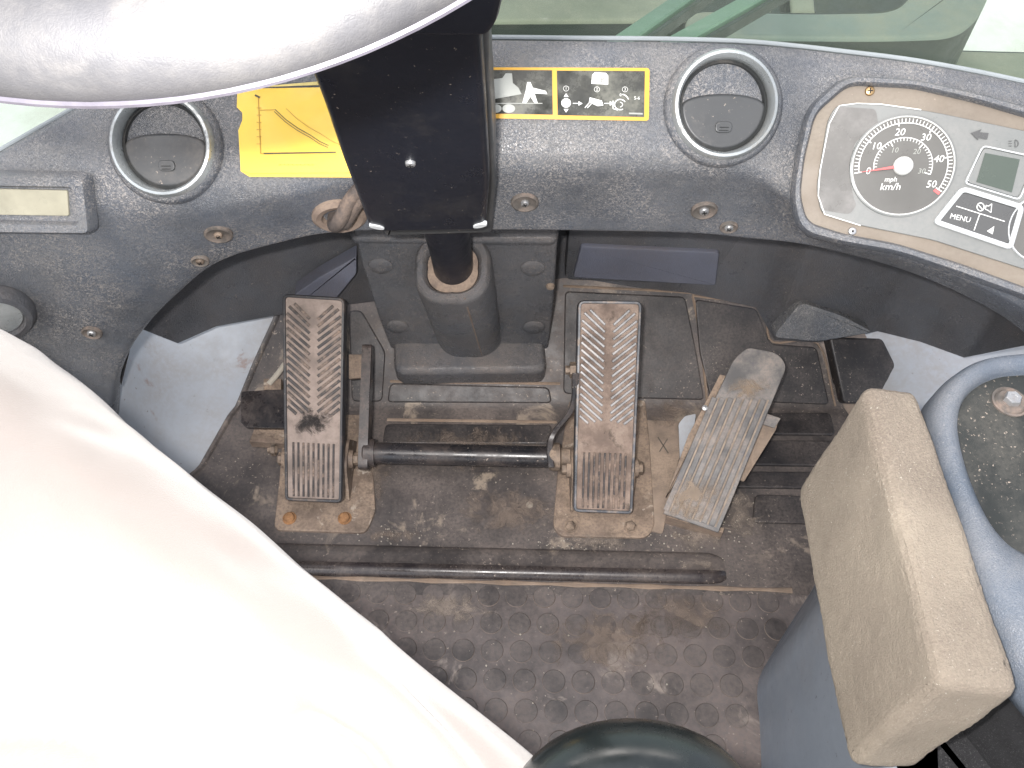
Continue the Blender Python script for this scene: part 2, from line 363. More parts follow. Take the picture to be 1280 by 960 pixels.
FILM = {}
def film(col):
    if col in FILM: return FILM[col]
    m = mat('dust_film', col, .95, var=.2, vscale=40); FILM[col] = m; nt = m.node_tree; N = nt.nodes; L = nt.links
    tc = N.new('ShaderNodeTexCoord'); d = N.new('ShaderNodeVectorMath'); d.operation = 'DISTANCE'; d.inputs[1].default_value = (.5, .5, .5)
    fl_ = N.new('ShaderNodeVectorMath'); fl_.operation = 'MULTIPLY_ADD'; fl_.inputs[1].default_value = (1, 1, 0); fl_.inputs[2].default_value = (0, 0, .5)
    L.new(tc.outputs['Generated'], fl_.inputs[0]); L.new(fl_.outputs[0], d.inputs[0])
    g = N.new('ShaderNodeNewGeometry')
    n = N.new('ShaderNodeTexNoise'); n.inputs['Scale'].default_value = 45; n.inputs['Detail'].default_value = 10; n.inputs['Roughness'].default_value = .75; n.inputs['Distortion'].default_value = .8; L.new(g.outputs['Position'], n.inputs['Vector'])
    a = N.new('ShaderNodeMath'); a.operation = 'MULTIPLY_ADD'; L.new(d.outputs['Value'], a.inputs[0]); a.inputs[1].default_value = -.62; L.new(n.outputs['Fac'], a.inputs[2])
    r = N.new('ShaderNodeMapRange'); r.interpolation_type = 'SMOOTHSTEP'; r.inputs[1].default_value = .28; r.inputs[2].default_value = .52; r.inputs[4].default_value = .6; L.new(a.outputs[0], r.inputs[0])
    q = N.new('ShaderNodeMapRange'); q.inputs[1].default_value = .34; q.inputs[2].default_value = .49; q.inputs[3].default_value = 1; q.inputs[4].default_value = 0; L.new(d.outputs['Value'], q.inputs[0])
    k = N.new('ShaderNodeMath'); k.operation = 'MULTIPLY'; L.new(r.outputs[0], k.inputs[0]); L.new(q.outputs[0], k.inputs[1])
    L.new(k.outputs[0], N['Principled BSDF'].inputs['Alpha']); return m
def dust_patch(c, rx, ry, h, parent, fr, col):
    """a thin layer of loose dust lying on the surface"""
    P = [fr.uv(c[0] + rx * math.cos(a), c[1] + ry * math.sin(a), h) for a in [2 * math.pi * k / 24 for k in range(24)]]
    return MB().add([fr.w(u, v, h) for u, v in P], [tuple(range(24))]).build('dust_patch', film(col), parent, smooth=False)
# ------------------------------------------------------------------ setting
MB().add([(-60, -60, -1.3), (60, -60, -1.3), (60, 60, -1.3), (-60, 60, -1.3)], [(0, 1, 2, 3)]).build('ground', M['ground'], kind='structure')
MB().box(FLOOR, -.9, .9, -.8, 1.0, -.09, -.04).build('floor', M['plate'], kind='structure')

# moulded liner: flat, then toe board
TOEY, TOES = .695, .70
def prof(y): return 0 if y < TOEY else (y - TOEY) * TOES
TOE = Frame((0, TOEY, 0), (0, -TOES, 1))
def onl(px, py):
    p = onz(px, py, 0); return p if p.y < TOEY else TOE.hit(px, py)
liner = thing('floor_liner', 'black moulded plastic floor liner with grooved toe board, brown dust, under the three pedals', 'floor liner', (0, .6, 0))
lp = [onl(*q) for q in ((-60, 760), (60, 700), (180, 640), (250, 585), (287, 520), (318, 455), (345, 396), (352, 352))]
rp = [onl(*q) for q in ((1090, 739), (1090, 600), (1075, 540), (1052, 500), (1030, 455), (1022, 428), (1000, 385), (990, 352))]
def xat(ps, y):
    ps = sorted(ps, key=lambda p: p.y)
    if y <= ps[0].y: return ps[0].x
    for a, b in zip(ps, ps[1:]):
        if y <= b.y: return a.x + (b.x - a.x) * (y - a.y) / (b.y - a.y)
    return ps[-1].x
ys = [.405 + i * (.90 - .405) / 60 for i in range(61)]
rows = []
for y in ys:
    a, b = xat(lp, y), xat(rp, y); z = prof(y)
    rows.append([V((a - .004, y, z - .05)), V((a - .002, y, z + .003)), V((a, y, z + .005)), V((a + .004, y, z + .004)), V((a + .006, y, z))] + [V((a + .006 + (b - a - .006) * i / 30, y, z)) for i in range(1, 31)] + [V((b, y, z - .03))])
MB().grid(rows).build('liner_sheet', M['linerflat'], liner)
def panel(pts, fr, h=.004, r=.008, m='liner', b=.0025, name='raised_panel'):
    return MB().ppoly(pts, fr, -.004, h, r, b, 5, 3).build(name, M[m], liner)
panel([(706, 364), (856, 371), (870, 440), (880, 500), (796, 498), (704, 492)], TOE)
panel([(868, 374), (945, 386), (962, 430), (1020, 434), (1036, 506), (888, 500), (874, 440)], TOE)
panel([(1030, 422), (1096, 424), (1124, 480), (1075, 504), (1048, 504)], TOE, .02, .006, b=.004)
panel([(905, 517), (1037, 517), (1044, 545), (900, 544)], FLOOR)
panel([(897, 551), (1040, 552), (1046, 584), (890, 582)], FLOOR)
panel([(885, 590), (1030, 591), (1020, 612), (880, 610)], FLOOR)
panel([(943, 619), (1015, 621), (1015, 656), (940, 654)], FLOOR)
panel([(488, 479), (686, 484), (690, 504), (484, 503)], TOE)
panel([(482, 531), (690, 532), (686, 556), (478, 556)], FLOOR)
panel([(436, 388), (452, 388), (482, 440), (478, 502), (440, 502)], TOE, .003)
# dusty seams between the panels
for pts in ([(484, 525), (696, 528)], [(488, 477), (700, 480)], [(704, 358), (858, 366), (866, 372), (876, 430), (884, 505)], [(866, 370), (948, 381), (958, 396), (966, 428), (1022, 430), (1044, 508)]):
    MB().tube(cat([onl(*q) + V((0, 0, .001)) for q in pts], 5), .0026, 6, flat=.6).build('dust_seam', M['dirt'], liner)
# rolled ridge across the liner
A0, A1 = onz(240, 709, 0), onz(908, 724, 0)
prf = [(-.008, -.004), (-.0075, .002), (-.005, .006), (-.001, .009), (.004, .0095), (.009, .0075), (.013, .0062), (.022, .0058), (.031, .0042), (.036, .001), (.038, -.004)]
ends = [0, .012, .03] + [i / 24 for i in range(1, 24)] + [.975, .99, 1]
rows = []
for t in ends:
    p = A0.lerp(A1, t); k = 1 if t < .97 else max(.1, math.sqrt(max(0, 1 - ((t - .965) / .036) ** 2)))
    rows.append([p + V((0, .012 + (dy - .012) * (.5 + .5 * k), max(dz * k, -.004))) for dy, dz in prf])
MB().grid([q[:6] for q in rows]).build('rolled_ridge', M['roll'], liner)
MB().grid([q[5:] for q in rows]).build('ridge_slope', M['linerflat'], liner)
MB().tube([onz(x, 722 + (x - 400) * .027, .001) + V((0, 0, 0)) for x in range(300, 1020, 30)], [.0028 + .0012 * math.sin(x * .7) for x in range(300, 1020, 30)], 6, flat=.5).build('dirt_line', M['dirt'], liner)

# coin mat
cmat = thing('rubber_mat', 'dusty dark rubber floor mat with round coin studs in front of the seat', 'floor mat', (0, .2, -.004))
edge = [onz(x, 728 + (x - 400) * .022, -.001) for x in range(200, 1100, 60)]
mp = [(p.x, p.y) for p in edge]
MB().prism([(-.75, -.25), (.42, -.25), (.42, mp[-1][1])] + mp[::-1] + [(-.75, mp[0][1])], FLOOR, -.04, -.001, .001, 1).build('mat_sheet', M['mat'], cmat)
ax = (edge[-1] - edge[0]).normalized(); ay = V((-ax.y, ax.x, 0))
c0 = onz(925, 752, -.001); proto = None; n = 0; PITCHM = .0357
for j in range(0, 9):
    for i in range(-22, 3):
        p = c0 + ax * (i * PITCHM + j * .0035 + (.001 * (j % 2))) - ay * (j * PITCHM * .985)
        d = p - CAM; dep = d.dot(FW); X = 640 + d.x / dep * FPX; Y = 480 - d.dot(UP) / dep * FPX
        if Y > 985 or X < 330 or X > 985 or X < (Y - 415) * 1.05: continue
        if X > 1015 - (Y - 735) * .62 + 8: continue
        if proto is None:
            fr = Frame(p, (0, 0, 1))
            proto = MB().lathe([(.0146, -.0006), (.0141, .0003), (.0137, .0012), (.0133, .0016), (0, .0016)], fr, 28, False).build('stud', M['coin'], cmat, sharp=20)
            me = proto.data; me.materials.append(M['dirtring'])
            for f in me.polygons:
                if f.index % 4 < 2: f.material_index = 1
            proto.location = p - worg(cmat) + V((0, 0, -.0006)); continue
        share(proto, 'stud', p - worg(cmat) + V((0, 0, -.0006 - .0007 * random.random())), cmat); n += 1

# painted cab body seen beside the liner
def sheet(name, rowspec, m, parent=None, kind=None, label=None, n=6):
    rows = [cat([onz(x, y, z) for x, y, z in r], n) for r in rowspec]
    rows2 = []
    k = len(rows[0]); cols = [cat([r[i] for r in rows], 6) for i in range(k)]
    rows2 = [[cols[i][j] for i in range(k)] for j in range(len(cols[0]))]
    return MB().grid(rows2).build(name, m, parent, kind=kind)
sheet('cab_wall', [[(120, 370, .17), (130, 450, .15), (120, 560, .12), (100, 700, .08)],
                   [(200, 372, .08), (190, 460, .06), (190, 560, .03), (190, 700, .01)],
                   [(290, 372, .07), (260, 460, .01), (240, 560, -.012), (240, 700, -.012)],
                   [(375, 372, .05), (350, 460, -.015), (300, 560, -.03), (280, 700, -.03)]], M['paint'], kind='structure')
sheet('cab_wall', [[(1060, 395, .07), (1085, 430, .05), (1070, 520, .0), (1060, 620, -.01)],
                   [(1150, 395, .10), (1150, 440, .07), (1120, 520, .03), (1100, 620, .0)],
                   [(1230, 405, .10), (1230, 450, .08), (1190, 530, .05), (1180, 620, .03)],
                   [(1320, 400, .16), (1310, 460, .13), (1290, 540, .1), (1290, 620, .05)]], M['paint'], kind='structure')

# ------------------------------------------------------------------ dashboard
dash = thing('dashboard', 'dark blue-grey grained vinyl dashboard arching over the pedals, with vents and gauge', 'dashboard', (0, .62, .43))
U = two(V((0, .60, .538)), V((0, .675, .612)))
K = Frame(onz(1127, 208, .553), (-.20, -.68, .70))
Kd = Frame(K.o - K.n * .012, K.n)
st = [((-260, 330), (-330, 420), (60, 900)), ((-120, 260), (-170, 330), (142, 700)), ((0, 192), (-40, 262), (142, 590)), ((60, 158), (60, 258), (143, 500)),
      ((110, 130), (130, 258), (155, 450)), ((160, 108), (190, 257), (185, 405)), ((220, 90), (250, 254), (225, 365)), ((290, 75), (320, 245), (270, 330)),
      ((370, 63), (390, 232), (340, 307)), ((480, 56), (460, 218), (430, 291)), ((600, 54), (600, 206), (600, 289)), ((720, 55), (720, 205), (720, 290)),
      ((830, 56), (830, 205), (860, 293)), ((930, 59), (930, 210), (940, 300)), ((1000, 65), (985, 245), (1000, 306)), ((1060, 72), (1040, 297), (1060, 318)),
      ((1140, 82), (1110, 315), (1130, 338)), ((1220, 96), (1190, 341), (1200, 367)), ((1300, 113), (1270, 378), (1265, 404)), ((1400, 135), (1370, 430), (1330, 460)), ((1500, 170), (1450, 500), (1400, 520))]
def r12(p): return Kd.hit(*p) if p[0] > 1000 else (U.hit(*p) if p[0] < 940 else U.hit(*p).lerp(Kd.hit(*p), (p[0] - 940) / 60))
R1 = [r12(s[0]) for s in st]; R2 = [r12(s[1]) for s in st]
R3 = [ony(*s[2], max(.3, r.y + .018)) for s, r in zip(st, R2)]
NS = 8
c1, c2, c3 = cat(R1, NS), cat(R2, NS), cat(R3, NS)
c4px = [(60, 900), (142, 700), (140, 592), (141, 502), (150, 446), (166, 407), (222, 429), (270, 408), (340, 395), (440, 380), (600, 360), (715, 352), (860, 366), (945, 384), (968, 425), (1022, 428), (1097, 414), (1150, 427), (1205, 447), (1290, 430), (1350, 450)]
c4z = [-.1, -.03, .0, .12, .17, .20, .12, .11, .10, .10, .10, .10, .10, .10, .06, .06, .08, .10, .13, .27, .33]
R4 = []
for i, (p, z) in enumerate(zip(c4px, c4z)):
    q = onz(*p, z)
    if i < 5: q = R3[i] + V((0, .025, -.005))
    R4.append(q)
c4 = lin(R4, NS)
cols = []
for i in range(len(c1)):
    a, b, c, d = c1[i], c2[i], c3[i], c4[i]
    # profile: back edge, rounded rim, slope, rounded bend, face, rounded lip
    p = [a + V((0, .016, -.12)), a + V((0, .015, -.02)), a + V((0, .012, -.006)), a + V((0, .005, -.0005))]
    up = (b - a); L_ = up.length
    p += [a + up * (.06), a + up * .14]
    for t in (.25, .4, .55, .7, .8): p.append(a + up * t)
    e0 = a + up * .86; fd = c - b; e1 = b + fd * .16
    for t in (0, .2, .4, .6, .8, 1): p.append(e0 * (1 - t) ** 2 + b * (2 * t * (1 - t)) + e1 * t * t)
    for t in (.35, .6, .8, .9): p.append(b + fd * t)
    lip = c + V((0, .010, -.004))
    for t in (0, .25, .5, .75, 1):
        q0 = b + fd * .955; q1 = lip; p.append(q0 * (1 - t) ** 2 + c * (2 * t * (1 - t)) + q1 * t * t)
    p.append(lip + V((0, .02, .004)))
    cols.append(p)
rows = [[cols[i][k] for i in range(len(cols))] for k in range(len(cols[0]))]
MB().grid(rows).build('dash_shell', M['dash'], dash, sharp=70)
rows = []
s0 = 3 * NS
for t in (0, 1, 2, 3, 4, 5, 6):
    row = []
    for i in range(s0, len(c1)):
        c, d = c3[i] + V((0, .03, -.002)), c4[i]
        mz = V((d.x, d.y + .012, max(d.z + .02, c.z - .015)))
        if t <= 2: row.append(c.lerp(mz, t / 2 * .85))
        elif t == 3: row.append(c.lerp(mz, .97) + V((0, 0, -.012)))
        else: row.append(mz.lerp(d, (t - 3) / 3))
    rows.append(row)
MB().grid(rows).build('recess_lining', M['recess'], dash, sharp=60)
# pocket and gussets in the recess
WALL = Frame(V((0, .818, .12)), (0, -1, -.04))
mb = MB(); mb.ppoly([(712, 280), (948, 284), (930, 362), (706, 354)], WALL, -.03, -.006, .01, .004); mb.build('pocket_frame', M['recess'], dash)
MB().ppoly([(726, 308), (900, 316), (895, 358), (716, 348)], WALL, -.03, .0, .006, .004).build('pocket_face', M['pocket'], dash)
W2 = Frame(V((0, .80, .12)), (.1, -1, .1))
MB().ppoly([(368, 366), (398, 345), (446, 318), (446, 340), (420, 372), (372, 380)], W2, -.02, .004, .004, .003).build('gusset', M['pocket'], dash)
MB().ppoly([(964, 421), (1000, 376), (1050, 392), (1092, 414), (1022, 426)], Frame(V((0, .745, .08)), (0, -1, .35)), -.02, .004, .012, .003).build('gusset', M['dash'], dash)

# vents
def vent(px, py, ro, fr=U, tilt=0):
    f = fr.at(px, py); r = ro
    base = MB().lathe([(r * 1.16, -.004), (r * 1.15, .003), (r * 1.08, .007), (r * 1.0, .008), (r * .98, .002)], f, 48, False).build('air_vent', M['dash'], dash)
    MB().lathe([(r * 1.03, .003), (r * 1.03, .011), (r * .98, .015), (r * .93, .0155), (r * .885, .012), (r * .87, .004), (r * .865, -.012)], f, 48, False).build('vent_ring', M['chrome'], base)
    MB().lathe([(r * .87, -.010), (r * .86, .002), (r * .80, .0035), (r * .78, -.002), (r * .5, -.014), (0, -.018)], f, 48, False).build('vent_bowl', M['ventd'], base)
    # half open flap: domed lower half
    rr = r * .82; vs = []; pts = []
    for i in range(25):
        a = math.radians(182 + i * (176) / 24); pts.append((rr * math.cos(a), rr * math.sin(a)))
    top = [(rr * math.cos(math.radians(182 + 176 * (1 - t / 16))) * 1.0, rr * -.02 + .30 * rr * (1 - (2 * t / 16 - 1) ** 2)) for t in range(1, 16)]
    MB().prism(pts + top, f, -.010, .004, .003, 3).build('vent_flap', M['vent'], base)
    u0 = rr * .02; tab = rnd([(u0 - .0075, -rr * .62), (u0 + .0075, -rr * .62), (u0 + .0075, -rr * .36), (u0 - .0075, -rr * .36)], .005)
    MB().prism(tab, f, .003, .0058, .001, 2).build('finger_tab', M['vent'], base)
    for k in range(2): MB().box(f, u0 - .004, u0 + .004, -rr * (.58 - .07 * k), -rr * (.56 - .07 * k), .0055, .0066, .0003).build('tab_ridge', M['ventd'], base)
    return base
vent(903, 133, .0455)
vent(208, 182, .0445)
SIDE = None
def sidevent():
  global SIDE
  SIDE = facefr(-10, 388); SIDE = Frame(SIDE.o + SIDE.n * .004, SIDE.n)
# ---- stickers
def flat(name, pts, fr, m, parent, h, r=0, px=True):
    p = [fr.uv(*q) for q in pts] if px else pts
    return MB().prism(rnd(p, r), fr, h - .0003, h + .0002, 0).build(name, m, parent, smooth=False)
def stroke(mb, pts, fr, w, h):
    P = [V(fr.uv(*q)) for q in pts]
    for a, b in zip(P, P[1:]):
        d = (b - a)
        if d.length < 1e-6: continue
        n_ = V((-d.y, d.x)).normalized() * w / 2
        mb.prism([tuple(a - n_), tuple(b - n_), tuple(b + n_), tuple(a + n_)], fr, h - .0002, h + .0002, 0)
    return mb
def arcpx(cx, cy, rx, ry, a0, a1, n=16): return [(cx + rx * math.cos(math.radians(a0 + (a1 - a0) * i / n)), cy + ry * math.sin(math.radians(a0 + (a1 - a0) * i / n))) for i in range(n + 1)]
Us = Frame(U.o + U.n * .0022, U.n)
yst = flat('graph_sticker', [(297, 111), (470, 108), (470, 222), (312, 221), (301, 214), (298, 163), (303, 150), (303, 141), (296, 134)], Us, M['yellow'], dash, .0)
flat('sticker_header', [(330, 108), (470, 96), (470, 104), (305, 110)], Us, M['yellow2'], yst, .0012)
mb = MB(); stroke(mb, [(323, 121), (326, 192), (333, 192)], Us, .0007, .0006); mb.build('axis_line', M['ink2'], yst, smooth=False)
mb = MB(); stroke(mb, [(319, 119), (325, 122)], Us, .0016, .0008); mb.build('axis_line', M['ink'], yst, smooth=False); mb = MB(); stroke(mb, [(330, 192), (420, 190.5)], Us, .0012, .0008); mb.build('axis_line', M['ink'], yst, smooth=False)
cur = lambda dx, dy: [(344 + dx, 137 + dy), (358 + dx, 150 + dy), (372 + dx, 160 + dy), (388 + dx, 169 + dy), (400 + dx, 177 + dy), (411 + dx, 182 + dy)]
mb = MB(); stroke(mb, cur(0, 0), Us, .0006, .0006); stroke(mb, [(x, y) for x, y in cur(-1, 2.5)], Us, .0005, .0006); mb.build('graph_curve', M['ink'], yst, smooth=False)
mb = MB(); stroke(mb, cur(14, -1), Us, .0005, .0006); stroke(mb, [(325, 138), (345, 137)], Us, .0004, .0006); stroke(mb, [(304, 214), (312, 217), (440, 216)], Us, .0005, .0006)
for k in range(6): stroke(mb, [(321, 135 + k * 9), (327, 135 + k * 9)], Us, .0005, .0006)
for k in range(9): stroke(mb, [(349 + k * 5, 206), (352 + k * 5, 206)], Us, .0009, .0006)
mb.build('graph_curve', M['ink2'], yst, smooth=False)

dec = flat('pictogram_decal', [(560, 84), (812, 85), (811, 151), (560, 147)], Us, M['orange'], dash, .0, .003)
flat('decal_field', [(560, 87.5), (690, 88), (691, 143.5), (560, 141)], Us, M['decalblack'], dec, .0007)
flat('decal_field', [(696, 88.5), (806, 89), (805, 146.5), (697, 144)], Us, M['decalblack'], dec, .0007)
G = .0013
# left pictogram: machine shape, person shape, ground line, round symbols
flat('machine_symbol', [(612, 100), (628, 98), (632, 92), (640, 92), (641, 104), (648, 110), (652, 118), (618, 124), (612, 122)], Us, M['grey'], dec, G)
flat('figure_symbol', [(659, 103), (663, 103), (666, 110), (682, 114), (684, 118), (668, 117), (672, 129), (668, 129), (663, 121), (658, 129), (653, 129), (657, 114)], Us, M['white'], dec, G)
mb = MB(); stroke(mb, [(616, 129.5), (678, 129.5)], Us, .0006, G); mb.build('ground_line', M['grey'], dec, smooth=False)
for cx in (619, 636): flat('round_symbol', arcpx(cx, 136, 8, 5.5, 0, 360, 20)[:-1], Us, M['grey'], dec, G)
flat('manual_symbol', [(740, 94), (743, 91), (757, 91.5), (760, 95), (760, 106), (739, 105)], Us, M['white'], dec, G)
text('i', Us.at(745, 100.5), .0075, M['decalblack'], dec, 'book_print', G + .0005); text('B', Us.at(753, 100.5), .006, M['decalblack'], dec, 'book_print', G + .0005)
for k, (x, y) in enumerate(((707.5, 111), (746, 112), (781, 112))):
    mb = MB(); stroke(mb, arcpx(x, y, 3.4, 3.2, 0, 360, 14), Us, .0003, G); mb.build('number_ring', M['white'], dec, smooth=False)
    text(str(k + 1), Us.at(x, y), .0034, M['white'], dec, 'number_print', G)
flat('dial_symbol', arcpx(707.5, 129, 6, 5.8, 0, 360, 20)[:-1], Us, M['white'], dec, G)
for s_ in (-1, 1): flat('arrow_symbol', [(704.5, 129 + s_ * 7.5), (710.5, 129 + s_ * 7.5), (707.5, 129 + s_ * 12)], Us, M['white'], dec, G)
for x in (716, 755): 
    mb = MB(); stroke(mb, [(x, 129.5), (x + 8, 129.6)], Us, .0006, G); mb.build('arrow_symbol', M['white'], dec, smooth=False)
    flat('arrow_symbol', [(x + 7, 126.8), (x + 12, 129.6), (x + 7, 132.4)], Us, M['white'], dec, G)
flat('lever_symbol', [(737, 122), (752, 126), (754, 132), (747, 133), (736, 128)], Us, M['white'], dec, G)
mb = MB(); stroke(mb, [(737, 128), (731, 135)], Us, .0007, G); stroke(mb, [(740, 129), (734, 135)], Us, .0007, G)
stroke(mb, arcpx(775, 131, 7, 6.5, 60, 330, 16), Us, .0008, G); stroke(mb, arcpx(775, 131, 3, 3, -90, 90, 8), Us, .0006, G); stroke(mb, [(766, 126), (766, 136), (772, 138)], Us, .0006, G)
stroke(mb, arcpx(776, 128, 10, 10, -80, -20, 8), Us, .0008, G); mb.build('key_symbol', M['white'], dec, smooth=False)
text('0', Us.at(775.5, 119), .0036, M['white'], dec, 'number_print', G); text('5-6', Us.at(796, 123), .0040, M['white'], dec, 'number_print', G)
flat('print_strip', [(786, 141), (803, 141.5), (803, 143.5), (786, 143)], Us, M['grey'], dec, G)
# ---- left display
LD = Frame(U.hit(50, 250) + U.n * .004, (0.0, -.88, .48))
ld_ = MB().ppoly([(-60, 218), (108, 221), (116, 286), (-60, 284)], LD, -.02, .004, .008, .003).build('left_display', M['dash'], dash)
def ringp(outer, inner, fr, h, b, name, m, parent, r=.006, seg=6, hin=None):
    """raised frame between two outlines with the same number of points"""
    o = clean(rnd([fr.uv(*q) for q in outer], r, seg)); i = clean(rnd([fr.uv(*q) for q in inner], r * .7, seg))
    if area(o) < 0: o = o[::-1]; i = i[::-1]
    n = len(o); hin = -.002 if hin is None else hin
    loops = [(inset(o, -b * .6), -.004), (inset(o, -b * .3), h * .6), (inset(o, b * .2), h), (inset(i, -b * .4), h), (i, h * .7), (inset(i, b * .2), hin)]
    vs = [fr.w(u, v, hh) for lo, hh in loops for u, v in lo]; fs = []
    for k in range(len(loops) - 1):
        for a in range(n): c = (a + 1) % n; fs.append((k * n + a, k * n + c, (k + 1) * n + c, (k + 1) * n + a))
    return MB().add(vs, fs).build(name, m, parent, recalc=True)
ringp([(-60, 216), (110, 219), (118, 288), (-60, 286)], [(-50, 230), (97, 232), (103, 276), (-50, 272)], LD, .011, .004, 'display_frame', M['dash'], ld_, .006)
MB().ppoly([(-50, 233), (88, 236), (90, 268), (-50, 266)], LD, .0, .006, .002, .001).build('display_screen', M['lcd2'], ld_)

# ---- instrument cluster
cl = MB().ppoly([(1003, 200), (1016, 140), (1062, 103), (1140, 108), (1220, 126), (1300, 150), (1390, 180), (1400, 420), (1290, 366), (1200, 333), (1120, 308), (1052, 296), (1006, 281), (998, 245)], K, -.03, .0, .012, .002, 6).build('instrument_cluster', M['bezel'], dash)
outer = [(997, 200), (1010, 137), (1055, 97), (1140, 102), (1222, 120), (1305, 144), (1400, 172), (1410, 440), (1290, 374), (1200, 341), (1120, 314), (1050, 302), (1000, 289), (990, 248)]
inner = [(1004, 200), (1018, 143), (1060, 106), (1140, 110), (1218, 128), (1300, 152), (1390, 180), (1395, 420), (1290, 363), (1200, 330), (1120, 305), (1054, 293), (1008, 278), (999, 245)]
ringp(outer, inner, K, .009, .004, 'cluster_surround', M['dash'], cl, .014, 6, -.002)
fo = [(1046, 130), (1100, 130), (1170, 141), (1300, 168), (1380, 190), (1385, 400), (1290, 340), (1165, 300), (1075, 282), (1026, 268), (1020, 235), (1034, 150)]
MB().ppoly(fo, K, -.002, .0025, .008, .001).build('cluster_face', M['face'], cl)
h = .0036
mb = MB(); q = fo[:3] ; stroke(mb, [(1075, 282), (1030, 268), (1022, 245), (1024, 215), (1036, 155), (1048, 133), (1070, 130), (1100, 131), (1150, 138)], K, .0008, h); mb.build('face_edge_line', M['white'], cl, smooth=False)
tank = rnd([K.uv(*q) for q in ((1047, 134), (1094, 137), (1097, 158), (1068, 178), (1060, 210), (1066, 248), (1070, 256), (1062, 268), (1028, 263), (1022, 250), (1026, 215), (1036, 150))], .004)
MB().prism(tank, K, .001, .0031, 0).build('dark_window', M['dark'], cl, smooth=False)
gc = K.at(1127, 208); GR = K.uv(1192, 208)[0]; GR = GR - gc.o.dot(K.x) + K.o.dot(K.x) if False else (V(K.uv(1192, 210)) - V(K.uv(1127, 208))).length
GR = .0455 if not .03 < GR < .07 else GR
MB().lathe([(GR * 1.04, .001), (GR * 1.03, .0045), (GR, .0048), (GR * .99, .0040)], gc, 64, False).build('dial_ring', M['face'], cl)
MB().lathe([(GR * 1.0, .0045), (GR * .985, .0056), (GR * .968, .0045)], gc, 64, False).build('dial_ring', M['white'], cl)
dial = MB().lathe([(GR * .99, .001), (GR * .985, .0042), (0, .0042)], gc, 64, False).build('dial', M['dial'], cl)
ROT0 = math.radians(188); SW = math.radians(222)
def ang(v): return ROT0 - SW * v / 50
mb = MB()
def tick(mb, a, r0, r1, w, h):
    c, s = math.cos(a), math.sin(a)
    mb.prism([(r0 * c + w * s, r0 * s - w * c), (r1 * c + w * s, r1 * s - w * c), (r1 * c - w * s, r1 * s + w * c), (r0 * c - w * s, r0 * s + w * c)], gc, h - .0001, h + .0001, 0)
for i in range(51):
    tick(mb, ang(i), GR * (.80 if i % 10 == 0 else .86), GR * .945, GR * (.011 if i % 10 == 0 else .007), .0046)
for i in range(31):
    tick(mb, ang(i * 1.55), GR * (.50 if i % 10 else .45), GR * .565, GR * (.006 if i % 10 else .01), .0046)
for rr_, w in ((.855, .008), (.565, .008)):
    n = 60
    for i in range(n):
        a = ang(50 * i / n * (1 if rr_ > .6 else .93)); b = ang(50 * (i + 1) / n * (1 if rr_ > .6 else .93))
        mb.prism([(GR * (rr_ - w) * math.cos(a), GR * (rr_ - w) * math.sin(a)), (GR * (rr_ + w) * math.cos(a), GR * (rr_ + w) * math.sin(a)), (GR * (rr_ + w) * math.cos(b), GR * (rr_ + w) * math.sin(b)), (GR * (rr_ - w) * math.cos(b), GR * (rr_ - w) * math.sin(b))], gc, .0045, .0047, 0)
mb.build('scale_marks', M['white'], cl, smooth=False)
for v in range(0, 60, 10):
    a = ang(v); text(str(v), Frame(gc.w(GR * .68 * math.cos(a), GR * .68 * math.sin(a)), gc.n, gc.x), GR * .20, M['white'], cl, 'dial_number', .0047, shear=.2)
for v in (10, 20, 30):
    a = ang(v * 1.55); text(str(v), Frame(gc.w(GR * .38 * math.cos(a), GR * .36 * math.sin(a)), gc.n, gc.x), GR * .15, M['grey'], cl, 'dial_number', .0047, shear=.2)
mb = MB(); tick(mb, ang(50.8), GR * .80, GR * .93, GR * .03, .0047); mb.build('red_mark', M['red'], cl, smooth=False)
text('mph', Frame(gc.w(-GR * .22, -GR * .27), gc.n, gc.x), GR * .14, M['white'], cl, 'unit_print', .0047, shear=.2)
text('km/h', Frame(gc.w(-GR * .22, -GR * .42), gc.n, gc.x), GR * .20, M['white'], cl, 'unit_print', .0047, shear=.2)
a = ang(0) ; nd = MB()
c_, s_ = math.cos(a), math.sin(a)
nd.prism([(GR * .12 * c_ + GR * .03 * s_, GR * .12 * s_ - GR * .03 * c_), (GR * .90 * c_, GR * .90 * s_), (GR * .12 * c_ - GR * .03 * s_, GR * .12 * s_ + GR * .03 * c_)], gc, .006, .0075, 0)
nd.build('needle', M['red'], cl, smooth=False)
MB().lathe([(GR * .19, .0045), (GR * .18, .009), (GR * .14, .011), (0, .0115)], gc, 32, False).build('needle_hub', M['white'], cl)  # white colour stands in for the glare on the hub
